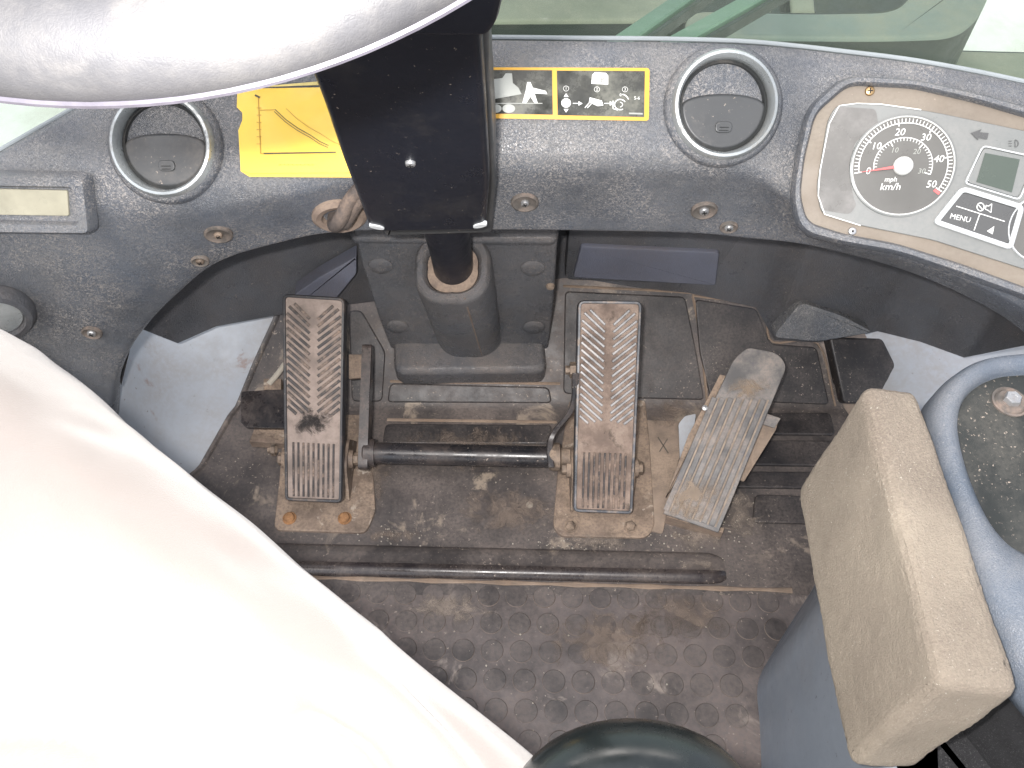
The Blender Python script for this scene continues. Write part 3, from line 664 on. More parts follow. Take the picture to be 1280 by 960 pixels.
# arrow, lamp symbol, lcd window, key pad
flat('turn_arrow', [(1212, 167), (1225, 162), (1223, 166), (1234, 167), (1232, 175), (1221, 173), (1221, 176)], K, M['key'], cl, h)
mb = MB(); stroke(mb, arcpx(1267, 180, 4, 4.5, -90, 90, 8) + [(1267, 184), (1267, 176)], K, .0005, h)
for k in range(3): stroke(mb, [(1259, 177 + 3 * k), (1263, 177 + 3 * k)], K, .0005, h)
mb.build('lamp_symbol', M['key'], cl, smooth=False)
lw = [(1228, 185), (1292, 199), (1270, 248), (1206, 228)]
MB().ppoly(lw, K, .0, .0046, .004, .0008).build('screen_window', M['face'], cl)
def closedstroke(name, pts, w, hh, m, r=.003):
    P = clean(rnd([K.uv(*q) for q in pts], r, 5)); 
    if area(P) < 0: P = P[::-1]
    I = inset(P, w); n = len(P); O2 = inset(P, w * .3); I2 = inset(P, w * .7)
    loops = [(P, 0), (P, hh - w * .3), (O2, hh), (I2, hh), (I, hh - w * .3), (I, 0)]
    vs = [K.w(u, v, q) for lo, q in loops for u, v in lo]; fs = []
    for k in range(len(loops) - 1):
        for a in range(n): c = (a + 1) % n; fs.append((k * n + a, k * n + c, (k + 1) * n + c, (k + 1) * n + a))
    return MB().add(vs, fs).build(name, m, cl)
closedstroke('screen_rim', [(1226, 182), (1296, 197), (1272, 251), (1203, 230)], .0012, .0056, M['keyrim'], .004)
flat('lcd_screen', [(1229, 192), (1272, 200), (1262, 241), (1218, 228)], K, M['lcd'], cl, .0050)
MB().ppoly([(1202, 240), (1272, 262), (1258, 306), (1170, 276)], K, .0, .005, .004, .0008).build('key_pad', M['key'], cl)
closedstroke('key_pad_rim', [(1200, 233), (1278, 257), (1262, 313), (1163, 279)], .0040, .0075, M['keyrim'], .006)
mb = MB(); stroke(mb, [(1193, 258), (1253, 277)], K, .0007, .0054); stroke(mb, [(1222, 268), (1215, 288)], K, .0007, .0054); mb.build('key_divider', M['white'], cl, smooth=False)
mb = MB(); stroke(mb, arcpx(1223, 259, 4.5, 5, 0, 360, 14), K, .0007, .0054); stroke(mb, [(1220, 256), (1226, 263)], K, .0007, .0054)
stroke(mb, [(1230, 257), (1233, 258), (1237, 255), (1236, 266), (1232, 263), (1229, 262), (1230, 257)], K, .0006, .0054); mb.build('horn_symbol', M['white'], cl, smooth=False)
text('MENU', K.at(1198, 273).rot(math.radians(-13)), .0062, M['white'], cl, 'key_print', .0054)
flat('arrow_key', [(1231, 289), (1240, 283), (1238, 293)], K, M['white'], cl, .0054)
g2 = K.at(1305, 285); MB().lathe([(.0300, .003), (.0295, .0055), (.0285, .0050), (.0284, .004)], g2, 40, False).build('round_lens_ring', M['keyrim'], cl); MB().lathe([(.0285, .0045), (0, .0045)], g2, 40, False).build('round_lens', M['dial'], cl)
def screw(fr, r, m, parent, name='screw', cup=0, mc=None, cross=True, sunk=0):
    if cup:
        b = MB().lathe([(cup, -.002), (cup * .98, .0012), (cup * .85, .002), (cup * .62, .0004), (0, -.0006)], fr, 24, False).build(name, mc, parent)
    else: b = None
    hd = MB().lathe([(r, -.001), (r, .0014), (r * .85, .0026), (r * .4, .0032), (0, .0033)], fr, 18, False).build('screw_head' if b else name, m, b or parent)
    if cross:
        mb = MB(); mb.box(fr, -r * .55, r * .55, -r * .12, r * .12, .002, .0036, 0); mb.box(fr, -r * .12, r * .12, -r * .55, r * .55, .002, .0037, 0)
        if b is None: mb.build('cross_slot', M['void'], hd)
        else: mb.build('cross_slot', M['void'], b)
    return b or hd
screw(K.at(1087, 114), .0040, M['brass'], cl); screw(K.at(1065, 289), .0036, M['screw'], cl, cross=False)
MB().lathe([(.0018, .003), (0, .0036)], K.at(1065, 289), 12, False).build('screw_hole', M['void'], cl)
# dash face screws
def facefr(px, py):
    """frame on the dash shell's lower face under a pixel (nearest shell quad)"""
    best = None
    for i in range(0, len(c2) - 1):
        for t in [k / 14 for k in range(15)]:
            p = c2[i].lerp(c3[i], t); d = p - CAM; dep = d.dot(FW)
            X = 640 + d.x / dep * FPX; Y = 480 - d.dot(UP) / dep * FPX; e = (X - px) ** 2 + (Y - py) ** 2
            if best is None or e < best[0]: best = (e, i, t)
    _, i, t = best; p = c2[i].lerp(c3[i], t); n = (c2[i + 1] - c2[i]).cross(c2[i] - c3[i]); 
    if n.dot(CAM - p) < 0: n = -n
    f = Frame(p, n); return f.at(px, py)
for x, y, r, c in ((273, 292, .0042, .0135), (250, 325, .0042, .009), (115, 415, .0048, .011), (656, 252, .0042, .0135), (880, 262, .0048, .013), (911, 283, .0046, .009)):
    f = facefr(x, y); f = Frame(f.o + f.n * .0012, f.n, f.x).rot(random.random())
    screw(f, r, M['screw'] if x > 640 or x == 115 else M['boltd'], dash, 'screw', c, M['washer'])

sidevent()
sv = MB().lathe([(.040, -.004), (.040, .004), (.036, .010), (.030, .011), (.028, .004)], SIDE, 40, False).build('round_socket', M['recess'], dash)
MB().lathe([(.029, .002), (.027, .006), (.018, .009), (0, .010)], SIDE, 40, False).build('socket_cap', M['chrome'], sv)


# wiring grommet
gfr = facefr(424, 268); gfr = Frame(gfr.o + gfr.n * .001, gfr.n)
gr = MB().lathe([(.026, -.002), (.026, .003), (.022, .006), (.017, .005), (.015, -.003), (0, -.004)], gfr, 32, False).build('cable_grommet', M['grom'], dash)
wb = thing('cable_bundle', 'twisted dusty cable bundle coming out of the grommet left of the column', 'cable', tuple(gfr.o))
for k, (dx, r) in enumerate(((0, .0072), (.009, .0066), (.005, .006))):
    p0 = gfr.w(-.004 + dx * .6, -.002, -.004); 
    pts = cat([p0, gfr.w(-.004 + dx, .004 + k * .002, .013), gfr.w(.004 + dx, .018, .016 - k * .004), gfr.w(.016 + dx, .034, .008), gfr.w(.034 + dx, .05, .0)], 8)
    MB().tube(pts, r, 12).build('cable', M['cable'], wb)

# ------------------------------------------------------------------ console under the column
con = thing('column_console', 'grained vinyl console at the foot of the steering column with rounded shaft boot', 'console', (-.06, .76, .03))
PL = two(V((0, .765, onz(640, 430, .05).z)), V((0, .765, .05)) + V((0, -.022, .24)))
pb = [(492, 452), (686, 452), (697, 300), (699, 286), (438, 286), (455, 345)]
plate_pts = [(494, 450), (684, 450), (692, 380), (697, 300), (699, 278), (440, 278), (452, 330), (474, 400)]
MB().ppoly(plate_pts, PL, -.03, .0, .008, .004, 5, 3).build('console_plate', M['console'], con)
SH = Frame(PL.hit(570, 300), (0, -.75, .66))
MB().ppoly([(440, 304), (697, 306), (699, 282), (436, 282)], Frame(PL.hit(570, 304) , (0, -.45, .9)), -.004, .012, .014, .009, 5, 6).build('console_shelf', M['console'], con)
# base box
BT = Frame(V((0, .727, .058)), (0, -.12, 1))
MB().ppoly([(490, 396), (678, 396), (684, 463), (492, 465)], BT, -.05, .0, .018, .011, 6, 7).build('console_base', M['console'], con)
for x, y in ((476, 332), (666, 335), (497, 408), (667, 409)):
    MB().lathe([(.0155, -.001), (.0155, .0012), (.0135, .0028), (.006, .0036), (0, .0038)], PL.at(x, y), 28, False).build('round_plug', M['console'], con)
# boot: tapered half tube
b0, b1 = ond(592, 452, 1.17), ond(572, 352, .925)
b0 = onz(588, 412, .060); b1 = PL.hit(566, 308) + PL.n * .030
axd = (b1 - b0).normalized(); bf = Frame(b0, axd); Lb = (b1 - b0).length
def sect(r, h, sq=.0):
    out = []
    for i in range(40):
        a = 2 * math.pi * i / 40; c, s = math.cos(a), math.sin(a); e = 1 + .10 * abs(math.sin(2 * a))
        out.append(bf.w(r * c * e, r * s * e, h))
    return out
def loft(mb, loops, cap=True):
    n = len(loops[0]); vs = [p for l in loops for p in l]; fs = []
    for k in range(len(loops) - 1):
        for a in range(n): c = (a + 1) % n; fs.append((k * n + a, k * n + c, (k + 1) * n + c, (k + 1) * n + a))
    if cap: fs.append(tuple(range(n))[::-1]); fs.append(tuple((len(loops) - 1) * n + i for i in range(n)))
    return mb.add(vs, fs)
loft(MB(), [sect(.050, -.02), sect(.0490, .0), sect(.0475, .02), sect(.047, Lb * .55), sect(.0465, Lb - .012), sect(.0455, Lb - .004), sect(.042, Lb), sect(.036, Lb), sect(.033, Lb - .003), sect(.031, Lb - .012), sect(.030, Lb - .02)]).build('shaft_boot', M['console'], con)
loft(MB(), [sect(.031, Lb - .025), sect(.0305, Lb - .009), sect(.028, Lb - .0085)]).build('dusty_collar', M['grom'], con)
# parting line down the boot
sm = [bf.w(.0475 * math.cos(a) * 1.0, .0475 * math.sin(a), h_) for a, h_ in [(math.radians(-78 + 5 * t), Lb * (1 - t)) for t in [k / 10 for k in range(11)]]]
cen = b0
tocam = (CAM - b0); dirn = (tocam - axd * tocam.dot(axd)).normalized()
sm = [b0 + axd * (Lb * t) + dirn * (.0478 if t < .97 else .044) + RT * (.006 - .002 * t) for t in [k / 10 for k in range(11)]]
MB().tube(sm, .0012, 6).build('boot_seam', M['grom'], con)
screwf = PL.at(688, 357); MB().lathe([(.006, 0), (.005, .004), (0, .005)], screwf, 8, False).build('mud_lump', M['dirt'], con)

# ------------------------------------------------------------------ steering column
colm = thing('steering_column', 'black plastic steering column cover above the console with pale screws', 'steering column', tuple(b1))
CFr = two(ony(535, 288, .57), ony(495, 60, .455) * 1.0)
dx_ = (ony(495, 60, .455) - ony(535, 288, .57))
CF = Frame(ony(535, 288, .57), V((1, 0, 0)).cross(dx_.normalized()), V((1, 0, 0)))
pts = [(463, 291), (607, 289), (612, 230), (606, 120), (602, 50), (612, -60), (330, -60), (372, 50), (404, 130), (428, 200)]
MB().ppoly(pts, CF, -.075, .0, .010, .006, 6, 5).build('column_cover', M['black'], colm)
pts = [(598, 286), (620, 292), (622, 240), (616, 120), (612, 60), (622, 0), (640, -80), (600, -80), (598, 60), (602, 160)]
MB().ppoly([(480, 296), (616, 292), (620, 230), (612, 100), (612, -60), (480, -60)], Frame(CF.o - CF.n * .02, CF.n), -.06, .0, .006, .005, 5, 4).build('rear_cover', M['vent'], colm)
MB().ppoly([(340, 24), (610, 24), (622, 8), (640, -70), (300, -70)], CF, -.09, .012, .004, .005).build('column_collar', M['black'], colm)
sp = screw(CF.at(513, 203), .0042, M['screw'], colm)
for x, y, r in ((471, 283, -.6), (600, 281, .6)):
    f = CF.at(x, y).rot(r * 1.0)
    MB().prism([(.0075 * math.cos(a), .0038 * math.sin(a)) for a in [2 * math.pi * k / 20 for k in range(20)]], f, -.002, .0016, .0006).build('corner_clip', M['keyrim'], colm)
s0_, s1_ = b1 - axd * .03, CF.w(.01, .05, -.045)
MB().tube([b1 - axd * .03 , b1 + V((0, -.002, .03)), s1_], [.0245, .025, .026], 28).build('steering_shaft', M['black'], colm)

# ------------------------------------------------------------------ steering wheel
wc = ond(112, -770, .272)
WF = Frame(wc, -FW)
wheel = thing('steering_wheel', 'pale grey leather steering wheel, its rim close to the camera at the top left', 'steering wheel', tuple(wc))
RW = .210
loops = []
n = 96; m_ = 28
vs = []; fs = []
for i in range(n):
    a = 2 * math.pi * i / n
    for k in range(m_):
        b = 2 * math.pi * k / m_; r = RW + .0195 * math.cos(b); vs.append(WF.w(r * math.cos(a), r * math.sin(a), .017 * math.sin(b)))
for i in range(n):
    for k in range(m_): j = (i + 1) % n; l = (k + 1) % m_; fs.append((i * m_ + k, i * m_ + l, j * m_ + l, j * m_ + k))
MB().add(vs, fs).build('rim', M['wheel'], wheel)
MB().tube([WF.w((RW + .0195) * math.cos(2 * math.pi * i / 160), (RW + .0195) * math.sin(2 * math.pi * i / 160), -.001) for i in range(160)], .0016, 8, closed=True).build('rim_seam', M['seam'], wheel)
MB().lathe([(.055, -.03), (.06, -.01), (.052, .006), (.03, .012), (0, .014)], WF, 32).build('hub', M['black'], wheel)
for k in (0, 1, 2):
    a = math.radians(90 + 120 * k); MB().tube([WF.w(.04 * math.cos(a), .04 * math.sin(a), -.005), WF.w(.2 * math.cos(a), .2 * math.sin(a), 0)], .014, 12, flat=.5).build('spoke', M['black'], wheel)
MB().tube([CF.w(0, .22, -.03), wc - WF.n * .02], .02, 20).build('upper_shaft', M['black'], colm)

# ------------------------------------------------------------------ pedals
def pedal(name, label, corners, zb, zt, ribm, worn, base, bolts, rr=.007):
    tl, tr, br, bl = corners
    pb_ = onz((bl[0] + br[0]) / 2, (bl[1] + br[1]) / 2, zb); pt_ = onz((tl[0] + tr[0]) / 2, (tl[1] + tr[1]) / 2, zt)
    root = thing(name, label, 'pedal', (pb_.x, pb_.y, 0), 'foot pedals')
    d = (pt_ - pb_).normalized(); fr = Frame(pb_, V((1, 0, 0)).cross(d)); up = d
    q = [fr.uv(*c) for c in corners]
    o = rnd(q, [.010, .010, .008, .008], 6)
    MB().prism(o, fr, -.014, .0, .002, 3).build('pad', M['pad'], root)
    if area(o) < 0: oo = o[::-1]
    else: oo = o
    # raised border
    oo = clean(oo); I = inset(oo, .005); n = len(oo)
    loops = [(inset(oo, .0004), -.001), (inset(oo, .0008), .0022), (inset(oo, .0016), .003), (inset(oo, .004), .003), (I, .0)]
    vs = [fr.w(u, v, h) for lo, h in loops for u, v in lo]; fs = []
    for k in range(len(loops) - 1):
        for a in range(n): c = (a + 1) % n; fs.append((k * n + a, k * n + c, (k + 1) * n + c, (k + 1) * n + a))
    MB().add(vs, fs).build('pad_border', M['pad'] if not worn else M['ribw'], root)
    MB().prism(inset(oo, .0045), fr, -.002, .0009, 0).build('dust_fill', M['padfill' if worn else 'padfill2'], root, smooth=False)
    L = (V(q[0]) - V(q[3])).length
    def xy(t, s):  # t: -1..1 across, s: 0 bottom..1 top
        a = V(q[3]).lerp(V(q[0]), s); b = V(q[2]).lerp(V(q[1]), s); m = (a + b) / 2; return m + (b - a) / 2 * t
    # chevron ribs (each one a part)
    for side in (-1, 1):
        first = None
        for k in range(16):
            s1 = .975 - k * .0345; a = xy(side * .86, s1); b = xy(side * .13, s1 - .09)
            if k < 2 and False: continue
            if s1 > .93: a = xy(side * (.84 - (s1 - .93) * 5), min(.955, s1))
            dd = (b - a); nn = V((-dd.y, dd.x)).normalized() * (.0017 if worn else .0020)
            if k > 13: b = a.lerp(b, 1 - .3 * (k - 13)); 
            MB().prism([tuple(a - nn), tuple(b - nn), tuple(b + nn), tuple(a + nn)], fr, .0, .0032 if worn else .0024, .0006, 1).build('rib', M[ribm], root)
    for k in range(9):
        t = -.68 + 1.36 * k / 8; a = xy(t, .025); b = xy(t, .285); w = .0013
        MB().prism([(a.x - w, a.y), (a.x + w, a.y), (b.x + w, b.y), (b.x - w, b.y)], fr, .0, .0032 if worn else .0026, .0006, 1).build('rib', M['ribd'], root)
    # arm under the pad
    sk = .05
    lo = xy(0, .22); hi = xy(0, .9)
    MB().box(fr, lo.x - .022, lo.x + .030, lo.y, hi.y, -.034, -.013, .003).build('pad_bracket', M['steelb'] if worn else M['pad'], root)
    # hinge
    piv = fr.w(*xy(0, .20), -.03); MB().tube([piv - RT * .048, piv + RT * .048], .013, 20).build('hinge_barrel', M['steelb'], root)
    for s_ in (-1, 1):
        MB().lathe([(.009, 0), (.009, .006), (.006, .008), (0, .008)], Frame(piv + RT * .048 * s_, RT * s_, UP), 6, False).build('hinge_nut', M['boltd'], root)
        e = Frame(V((piv.x + s_ * .040, piv.y, 0)), RT, V((0, 1, 0)))
        hh = piv.z + .016
        MB().prism(rnd([(-.05, .004), (.05, .004), (.022, hh), (-.018, hh)], .010), e, -.002, .002, .0006).build('hinge_ear', M['steelb'], root)
    # base plate
    bp = [FLOOR.uv(*c) for c in base]
    MB().prism(rnd(bp, .010, 5), FLOOR, -.002, .005, .002, 3).build('base_plate', M['steelb'], root)
    for (x, y) in bolts:
        f = Frame(onz(x, y, .005), (0, 0, 1)).rot(random.random())
        MB().lathe([(.0095, 0), (.0095, .0012), (.0072, .0013), (.0070, .005), (.0058, .0064), (0, .0066)], f, 6 if worn else 12, False).build('bolt', M['boltd'] if worn else M['rust'], root)
    return root, fr, xy
M['ribw'] = mat('pedal_border_worn', (.085, .09, .10), .32, metal=.2, dust=TAN, damt=.3, dscale=50, var=.45, vscale=25)
cp, cfr, cxy = pedal('clutch_pedal', 'left foot pedal, dusty brown chevron rubber pad with scuffed dark patch', [(353, 367), (432, 372), (428, 629), (356, 626)], .035, .19, 'ribd', False,
      [(356, 520), (462, 520), (470, 640), (458, 668), (343, 664), (350, 600)], ((362, 648), (431, 648)))
# scuffed patch on left pad
for k_ in range(2): dust_patch((391, 527), 33, 25, .0013 + .0004 * k_, cp, cfr, (.03, .027, .027))
# tab and bracket left of clutch
MB().ppoly([(302, 490), (360, 487), (360, 536), (308, 535), (301, 528)], Frame(onz(330, 512, .03), (0, -.25, 1)), -.004, .003, .004, .001).build('side_tab', M['blackm'], cp)
MB().ppoly([(318, 538), (358, 538), (358, 556), (312, 553)], Frame(onz(330, 545, .015), (0, 0, 1)), -.012, .003, .001, .001).build('side_bracket', M['steelb'], cp)
f_ = Frame(onz(345, 562, .03), -RT, UP); MB().lathe([(.009, 0), (.009, .006), (.005, .0062), (.005, .011), (0, .011)], f_, 6, False).build('side_nut', M['boltd'], cp)
MB().tube(cat([onz(336, 480, .05), onz(345, 470, .055), onz(356, 455, .06)], 4), .004, 8).build('return_link', M['pebble'], cp)
MB().ppoly([(330, 474), (352, 474), (352, 488), (330, 488)], Frame(onz(340, 480, .04), (0, -.3, 1)), -.01, .003, .001, .001).build('side_bracket', M['steelb'], cp)

bpd, bfr, bxy = pedal('brake_pedal', 'middle foot pedal, chevron rubber pad with worn shiny ribs on mud-caked bracket', [(722, 375), (803, 376), (791, 643), (716, 640)], .035, .20, 'ribl', True,
      [(712, 500), (806, 500), (812, 560), (818, 660), (808, 674), (700, 672), (691, 660), (697, 590)], ((713, 659), (788, 659)))
f_ = Frame(bfr.w(*bxy(-1.08, .67), -.012), -RT, UP); MB().lathe([(.011, -.004), (.011, .004), (.006, .0042), (.006, .010), (0, .010)], f_, 6, False).build('link_nut', M['boltd'], bpd)

# accelerator
ap = [(917, 449), (934, 434), (972, 441), (984, 457), (958, 520), (898, 666), (829, 642), (868, 552)]
pa = onz(863, 654, .030); pt = onz(952, 438, .135)
d = (pt - pa).normalized(); xx = (onz(898, 666, .03) - onz(829, 642, .03)).normalized()
AF = Frame(pa, xx.cross(d), xx)
acc = thing('accelerator_pedal', 'right foot pedal, tilted bare aluminium plate with long grooves', 'pedal', (pa.x, pa.y, 0), 'foot pedals')
MB().prism(rnd([AF.uv(*q) for q in ap], [.010, .008, .010, .010, 0, .001, .001, 0], 6), AF, -.005, .0, .0012, 2).build('tread_plate', M['alu'], acc)
for k in range(7):
    t = .09 + k * .137
    a = V(AF.uv(829, 642)).lerp(V(AF.uv(898, 666)), t); b = V(AF.uv(892, 497)).lerp(V(AF.uv(967, 500)), t)
    a = a.lerp(b, .03); w = .0011; dd = (b - a).normalized(); nn = V((-dd.y, dd.x)) * w
    MB().prism([tuple(a - nn), tuple(a + nn), tuple(b + nn), tuple(b - nn)], AF, -.001, .0006, 0).build('dusty_groove', M['alufill'], acc)
for k in range(7):   # raised ribs between grooves
    t = .155 + k * .137 - .137
    if t < 0: t = .02
    a = V(AF.uv(829, 642)).lerp(V(AF.uv(898, 666)), t + .0); b = V(AF.uv(892, 497)).lerp(V(AF.uv(967, 500)), t)
    a = a.lerp(b, .03); w = .0036; dd = (b - a).normalized(); nn = V((-dd.y, dd.x)) * w
    MB().prism([tuple(a - nn), tuple(a + nn), tuple(b + nn), tuple(b - nn)], AF, -.001, .0014, .0006, 1).build('rib', M['alu'], acc)
for q_ in ((935, 484, 40, 20), (872, 615, 50, 34), (860, 640, 44, 22), (932, 485, 34, 14)): dust_patch(q_[:2], q_[2], q_[3], .0016 + q_[2] * .00001, acc, AF, (.36, .28, .21))
B2 = Frame(AF.o - AF.n * .018, AF.n, AF.x)
MB().ppoly([(938, 512), (974, 522), (970, 537), (930, 602), (914, 596)], B2, -.003, .0, .001, .0005).build('backing_plate', M['plate'], acc)
MB().ppoly([(900, 468), (908, 470), (842, 606), (832, 622), (860, 545)], Frame(AF.o - AF.n * .008, AF.n, AF.x), -.02, .0, .001, .0005).build('side_flange', M['steelb'], acc)
MB().ppoly([(944, 512), (976, 523), (968, 535), (940, 526)], Frame(AF.o - AF.n * .012, AF.n, AF.x), -.003, .0, .001, .0005).build('backing_tab', M['alu'], acc)
MB().ppoly([(832, 648), (902, 668), (900, 674), (830, 654)], FLOOR, .0, .02, .001, .001).build('hinge_foot', M['steelb'], acc)
MB().lathe([(.004, 0), (.0035, .003), (0, .004)], Frame(AF.o, AF.n).at(881, 510), 12, False).build('rivet', M['screw'], acc)
MB().ppoly([(848, 530), (856, 520), (870, 517), (864, 560), (850, 580)], Frame(onz(855, 540, .02), (-.2, -.1, 1)), -.003, .0, .003, .0005).build('hinge_lug', M['paint'], acc)
fp = MB().ppoly([(806, 526), (852, 528), (852, 560), (838, 620), (828, 668), (812, 664)], FLOOR, -.002, .003, .004, .001).build('floor_plate', M['plate'])
tag(fp, 'tan dusty steel plate with a scratched cross between brake and accelerator', 'plate')
fpx = MB(); stroke(fpx, [(822, 548), (835, 568)], FLOOR, .0018, .0034); stroke(fpx, [(834, 550), (824, 566)], FLOOR, .0015, .0034)
fpx.build('scratched_cross', mat('scratch_dark', (.10, .085, .07), .8), fp, smooth=False)

# cross shaft linking the pedals
cs = thing('cross_shaft', 'black painted round cross bar with lever arms between left and middle pedal', 'linkage', tuple(onz(570, 568, 0)))
zc = .055
pl_, pr_ = onz(462, 566, zc), onz(690, 571, zc)
MB().tube([pl_, pr_], .0145, 28).build('cross_tube', M['blackm'], cs)
LA = Frame(onz(462, 566, zc), (0, -.25, 1))
lt = [onz(458, 572, zc), onz(459, 540, zc + .012), onz(463, 500, zc + .03), onz(462, 441, zc + .06)]
lf = Frame(lt[0], RT, (lt[3] - lt[0]).normalized())
mb = MB(); mb.prism(rnd([(-.016, -.016), (-.016, .012), (.02, .014), (.155, .010), (.155, -.006), (.02, -.016)], .007), lf, -.009, .004, .0015, 2); mb.build('lever_arm', M['blackm'], cs)
MB().lathe([(.019, -.008), (.019, .006), (.017, .008), (0, .008)], Frame(pl_, -RT, UP), 24).build('end_boss', M['blackm'], cs)
MB().lathe([(.017, -.004), (.019, .0), (.019, .010), (.012, .012), (.012, .024), (0, .024)], Frame(pr_, RT, UP), 24).build('end_boss', M['boltd'], cs)
rb = [onz(689, 584, zc + .004), onz(687, 560, zc + .012), onz(692, 541, zc + .02), onz(716, 508, zc + .05), onz(719, 466, zc + .09)]
rbc = cat(rb, 5)
# flat bar: box section along the curve
vs = []; fs = []
for p in rbc:
    for u, v in ((-.0045, -.008), (.0045, -.008), (.0045, .008), (-.0045, .008)): vs.append(p + RT * u + UP.cross(RT) * v)
for i in range(len(rbc) - 1):
    for k in range(4): l = (k + 1) % 4; fs.append((i * 4 + k, i * 4 + l, i * 4 + 4 + l, i * 4 + 4 + k))
fs += [(0, 1, 2, 3), tuple(len(rbc) * 4 - 4 + k for k in (3, 2, 1, 0))]
o = MB().add(vs, fs).build('cranked_bar', M['blackm'], cs)
bv = o.modifiers.new('bevel', 'BEVEL'); bv.width = .0015; bv.segments = 2
MB().ppoly([(436, 443), (458, 443), (458, 472), (436, 474)], Frame(onz(447, 458, zc + .045), (0, -.4, 1)), -.004, .001, .002, .001).build('link_plate', M['steelb'], cs)

# ------------------------------------------------------------------ side console (right), foam block, seat
pod = thing('side_console', 'blue-grey padded side console with dark top panel and hex bolt at right', 'side console', (.38, .2, 0))
PT = Frame((0, 0, .49), (0, 0, 1))
po = [(1420, 430), (1285, 440), (1222, 449), (1182, 473), (1160, 508), (1165, 560), (1188, 636), (1214, 716), (1246, 784), (1285, 852), (1420, 1000)]
pi_ = [(1420, 466), (1290, 468), (1240, 474), (1207, 497), (1197, 536), (1208, 594), (1233, 652), (1260, 680), (1295, 700), (1330, 740), (1420, 860)]
o = [PT.uv(*q) for q in po]; i_ = [PT.uv(*q) for q in pi_]
def sm2(p, n=6): return [(q.x, q.y) for q in cat([V((a, b, 0)) for a, b in p], n)]
o = sm2(o); i_ = sm2(i_); nn_ = len(o)
rows = []
def blend(t, z): return [V((a[0] + (b[0] - a[0]) * t, a[1] + (b[1] - a[1]) * t, z)) for a, b in zip(o, i_)]
for t, z in ((.12, .452), (.03, .456), (.0, .468), (.04, .482), (.15, .492), (.35, .499), (.6, .500), (.85, .497), (.97, .491), (1.0, .484), (1.0, .47)):
    rows.append(blend(t, z))
MB().grid(rows).build('padded_rim', M['podrim'], pod, sharp=80)
mb = MB(); mb.grid([blend(.35, .30), blend(.22, .456)]); mb.build('pod_side', M['fabric'], pod)
tp = [V((a, b, .489)) for a, b in i_]; cx_ = V((.75, .12, .489))
mb = MB(); mb.add(tp + [V((.8, tp[-1].y, .489)), V((.8, tp[0].y, .489))], [tuple(range(len(tp) + 2))]); mb.build('top_panel', M['podtop'], pod, smooth=False)
f_ = Frame(onz(1262, 503, .489), (0, 0, 1))
bt = MB().lathe([(.014, 0), (.014, .0015), (.0125, .002), (.0115, .001), (.0100, .003), (0, .003)], f_, 28, False).build('washer', M['washer'], pod)
MB().lathe([(.0066, .002), (.0066, .007), (.0058, .008), (.003, .008), (.003, .0075), (0, .0075)], f_, 6, False).build('hex_bolt', M['screw'], pod)
cb = [onz(1016, 736, 0), onz(975, 800, 0), onz(945, 852, 0), onz(950, 905, 0), onz(953, 980, 0)]
fpoly = [(p.x, p.y) for p in cb] + [(.30, 0), (.302, .20), (.5, .205), (.5, .46), (cb[0].x + .03, .46)]
MB().prism(rnd(fpoly, [.012, .0, .02, 0, 0, 0, 0, 0, 0, .02], 5), FLOOR, -.004, .347, .01, 3).build('console_base', M['cpaint'], pod)
for a, b in (((1001, 855), (990, 870)), ((1030, 812), (1027, 808)), ((1012, 842), (1011, 838))): pass
MB().lathe([(.006, 0), (.006, .006), (.003, .008), (0, .008)], Frame(V((.325, .325, .47)), (-1, 0, .2)), 12, False).build('rim_stud', M['screw'], pod)

# foam block
fo_ = thing('foam_block', 'worn beige foam rubber block stuck upright against the side console', 'foam block', (.29, .26, .35))
cor = {}
tA, tB, tC, tD = onz(1078, 476, .50), onz(1152, 480, .50), onz(1286, 868, .50), onz(1174, 857, .50)
lA, lD = onz(992, 610, .352), onz(1056, 962, .352)
lC = onz(1150, 964, .352); lB = tB + V((0, 0, -.15))
def foamgrid(P00, P10, P11, P01, n, m): return [[(P00.lerp(P10, i / n)).lerp(P01.lerp(P11, i / n), j / m) for i in range(n + 1)] for j in range(m + 1)]
bm = bmesh.new()
vv = [bm.verts.new(p) for p in (tA, tB, tC, tD, lA, lB, lC, lD)]
for f in ((0, 1, 2, 3), (4, 7, 6, 5), (0, 3, 7, 4), (3, 2, 6, 7), (2, 1, 5, 6), (1, 0, 4, 5)): bm.faces.new([vv[i] for i in f])
bmesh.ops.recalc_face_normals(bm, faces=bm.faces)
bmesh.ops.bevel(bm, geom=list(bm.edges), offset=.012, segments=4, profile=.55, affect='EDGES')
bmesh.ops.triangulate(bm, faces=bm.faces)
for _ in range(6):
    es = [e for e in bm.edges if e.calc_length() > .0055]
    if not es: break
    bmesh.ops.subdivide_edges(bm, edges=es, cuts=1)
    bmesh.ops.triangulate(bm, faces=[f for f in bm.faces if len(f.verts) > 3])
from mathutils import noise as nz
bm.normal_update()
dsp = [(v, v.normal.copy(), nz.noise(v.co * 30) * .0012 + nz.noise(v.co * 350) * .0006 + nz.noise(v.co * 9) * .004) for v in bm.verts]
for v, n_, k in dsp: v.co += n_ * k
me = bpy.data.meshes.new('foam_body'); off = V((.29, .26, .35))
for v in bm.verts: v.co -= off
bm.to_mesh(me); bm.free(); me.polygons.foreach_set('use_smooth', [True] * len(me.polygons)); me.materials.append(M['foam'])
o_ = bpy.data.objects.new('foam_body', me); C.objects.link(o_); o_.parent = fo_
# seat edge
seat = MB()
seat.prism(rnd([(.302, -.30), (.60, -.30), (.60, .20), (.304, .20)], .01), FLOOR, .29, .343, .014, 4)
tag(seat.build('seat_cushion', M['fabric']), 'black woven seat cushion edge below the foam block, bottom right corner', 'seat')

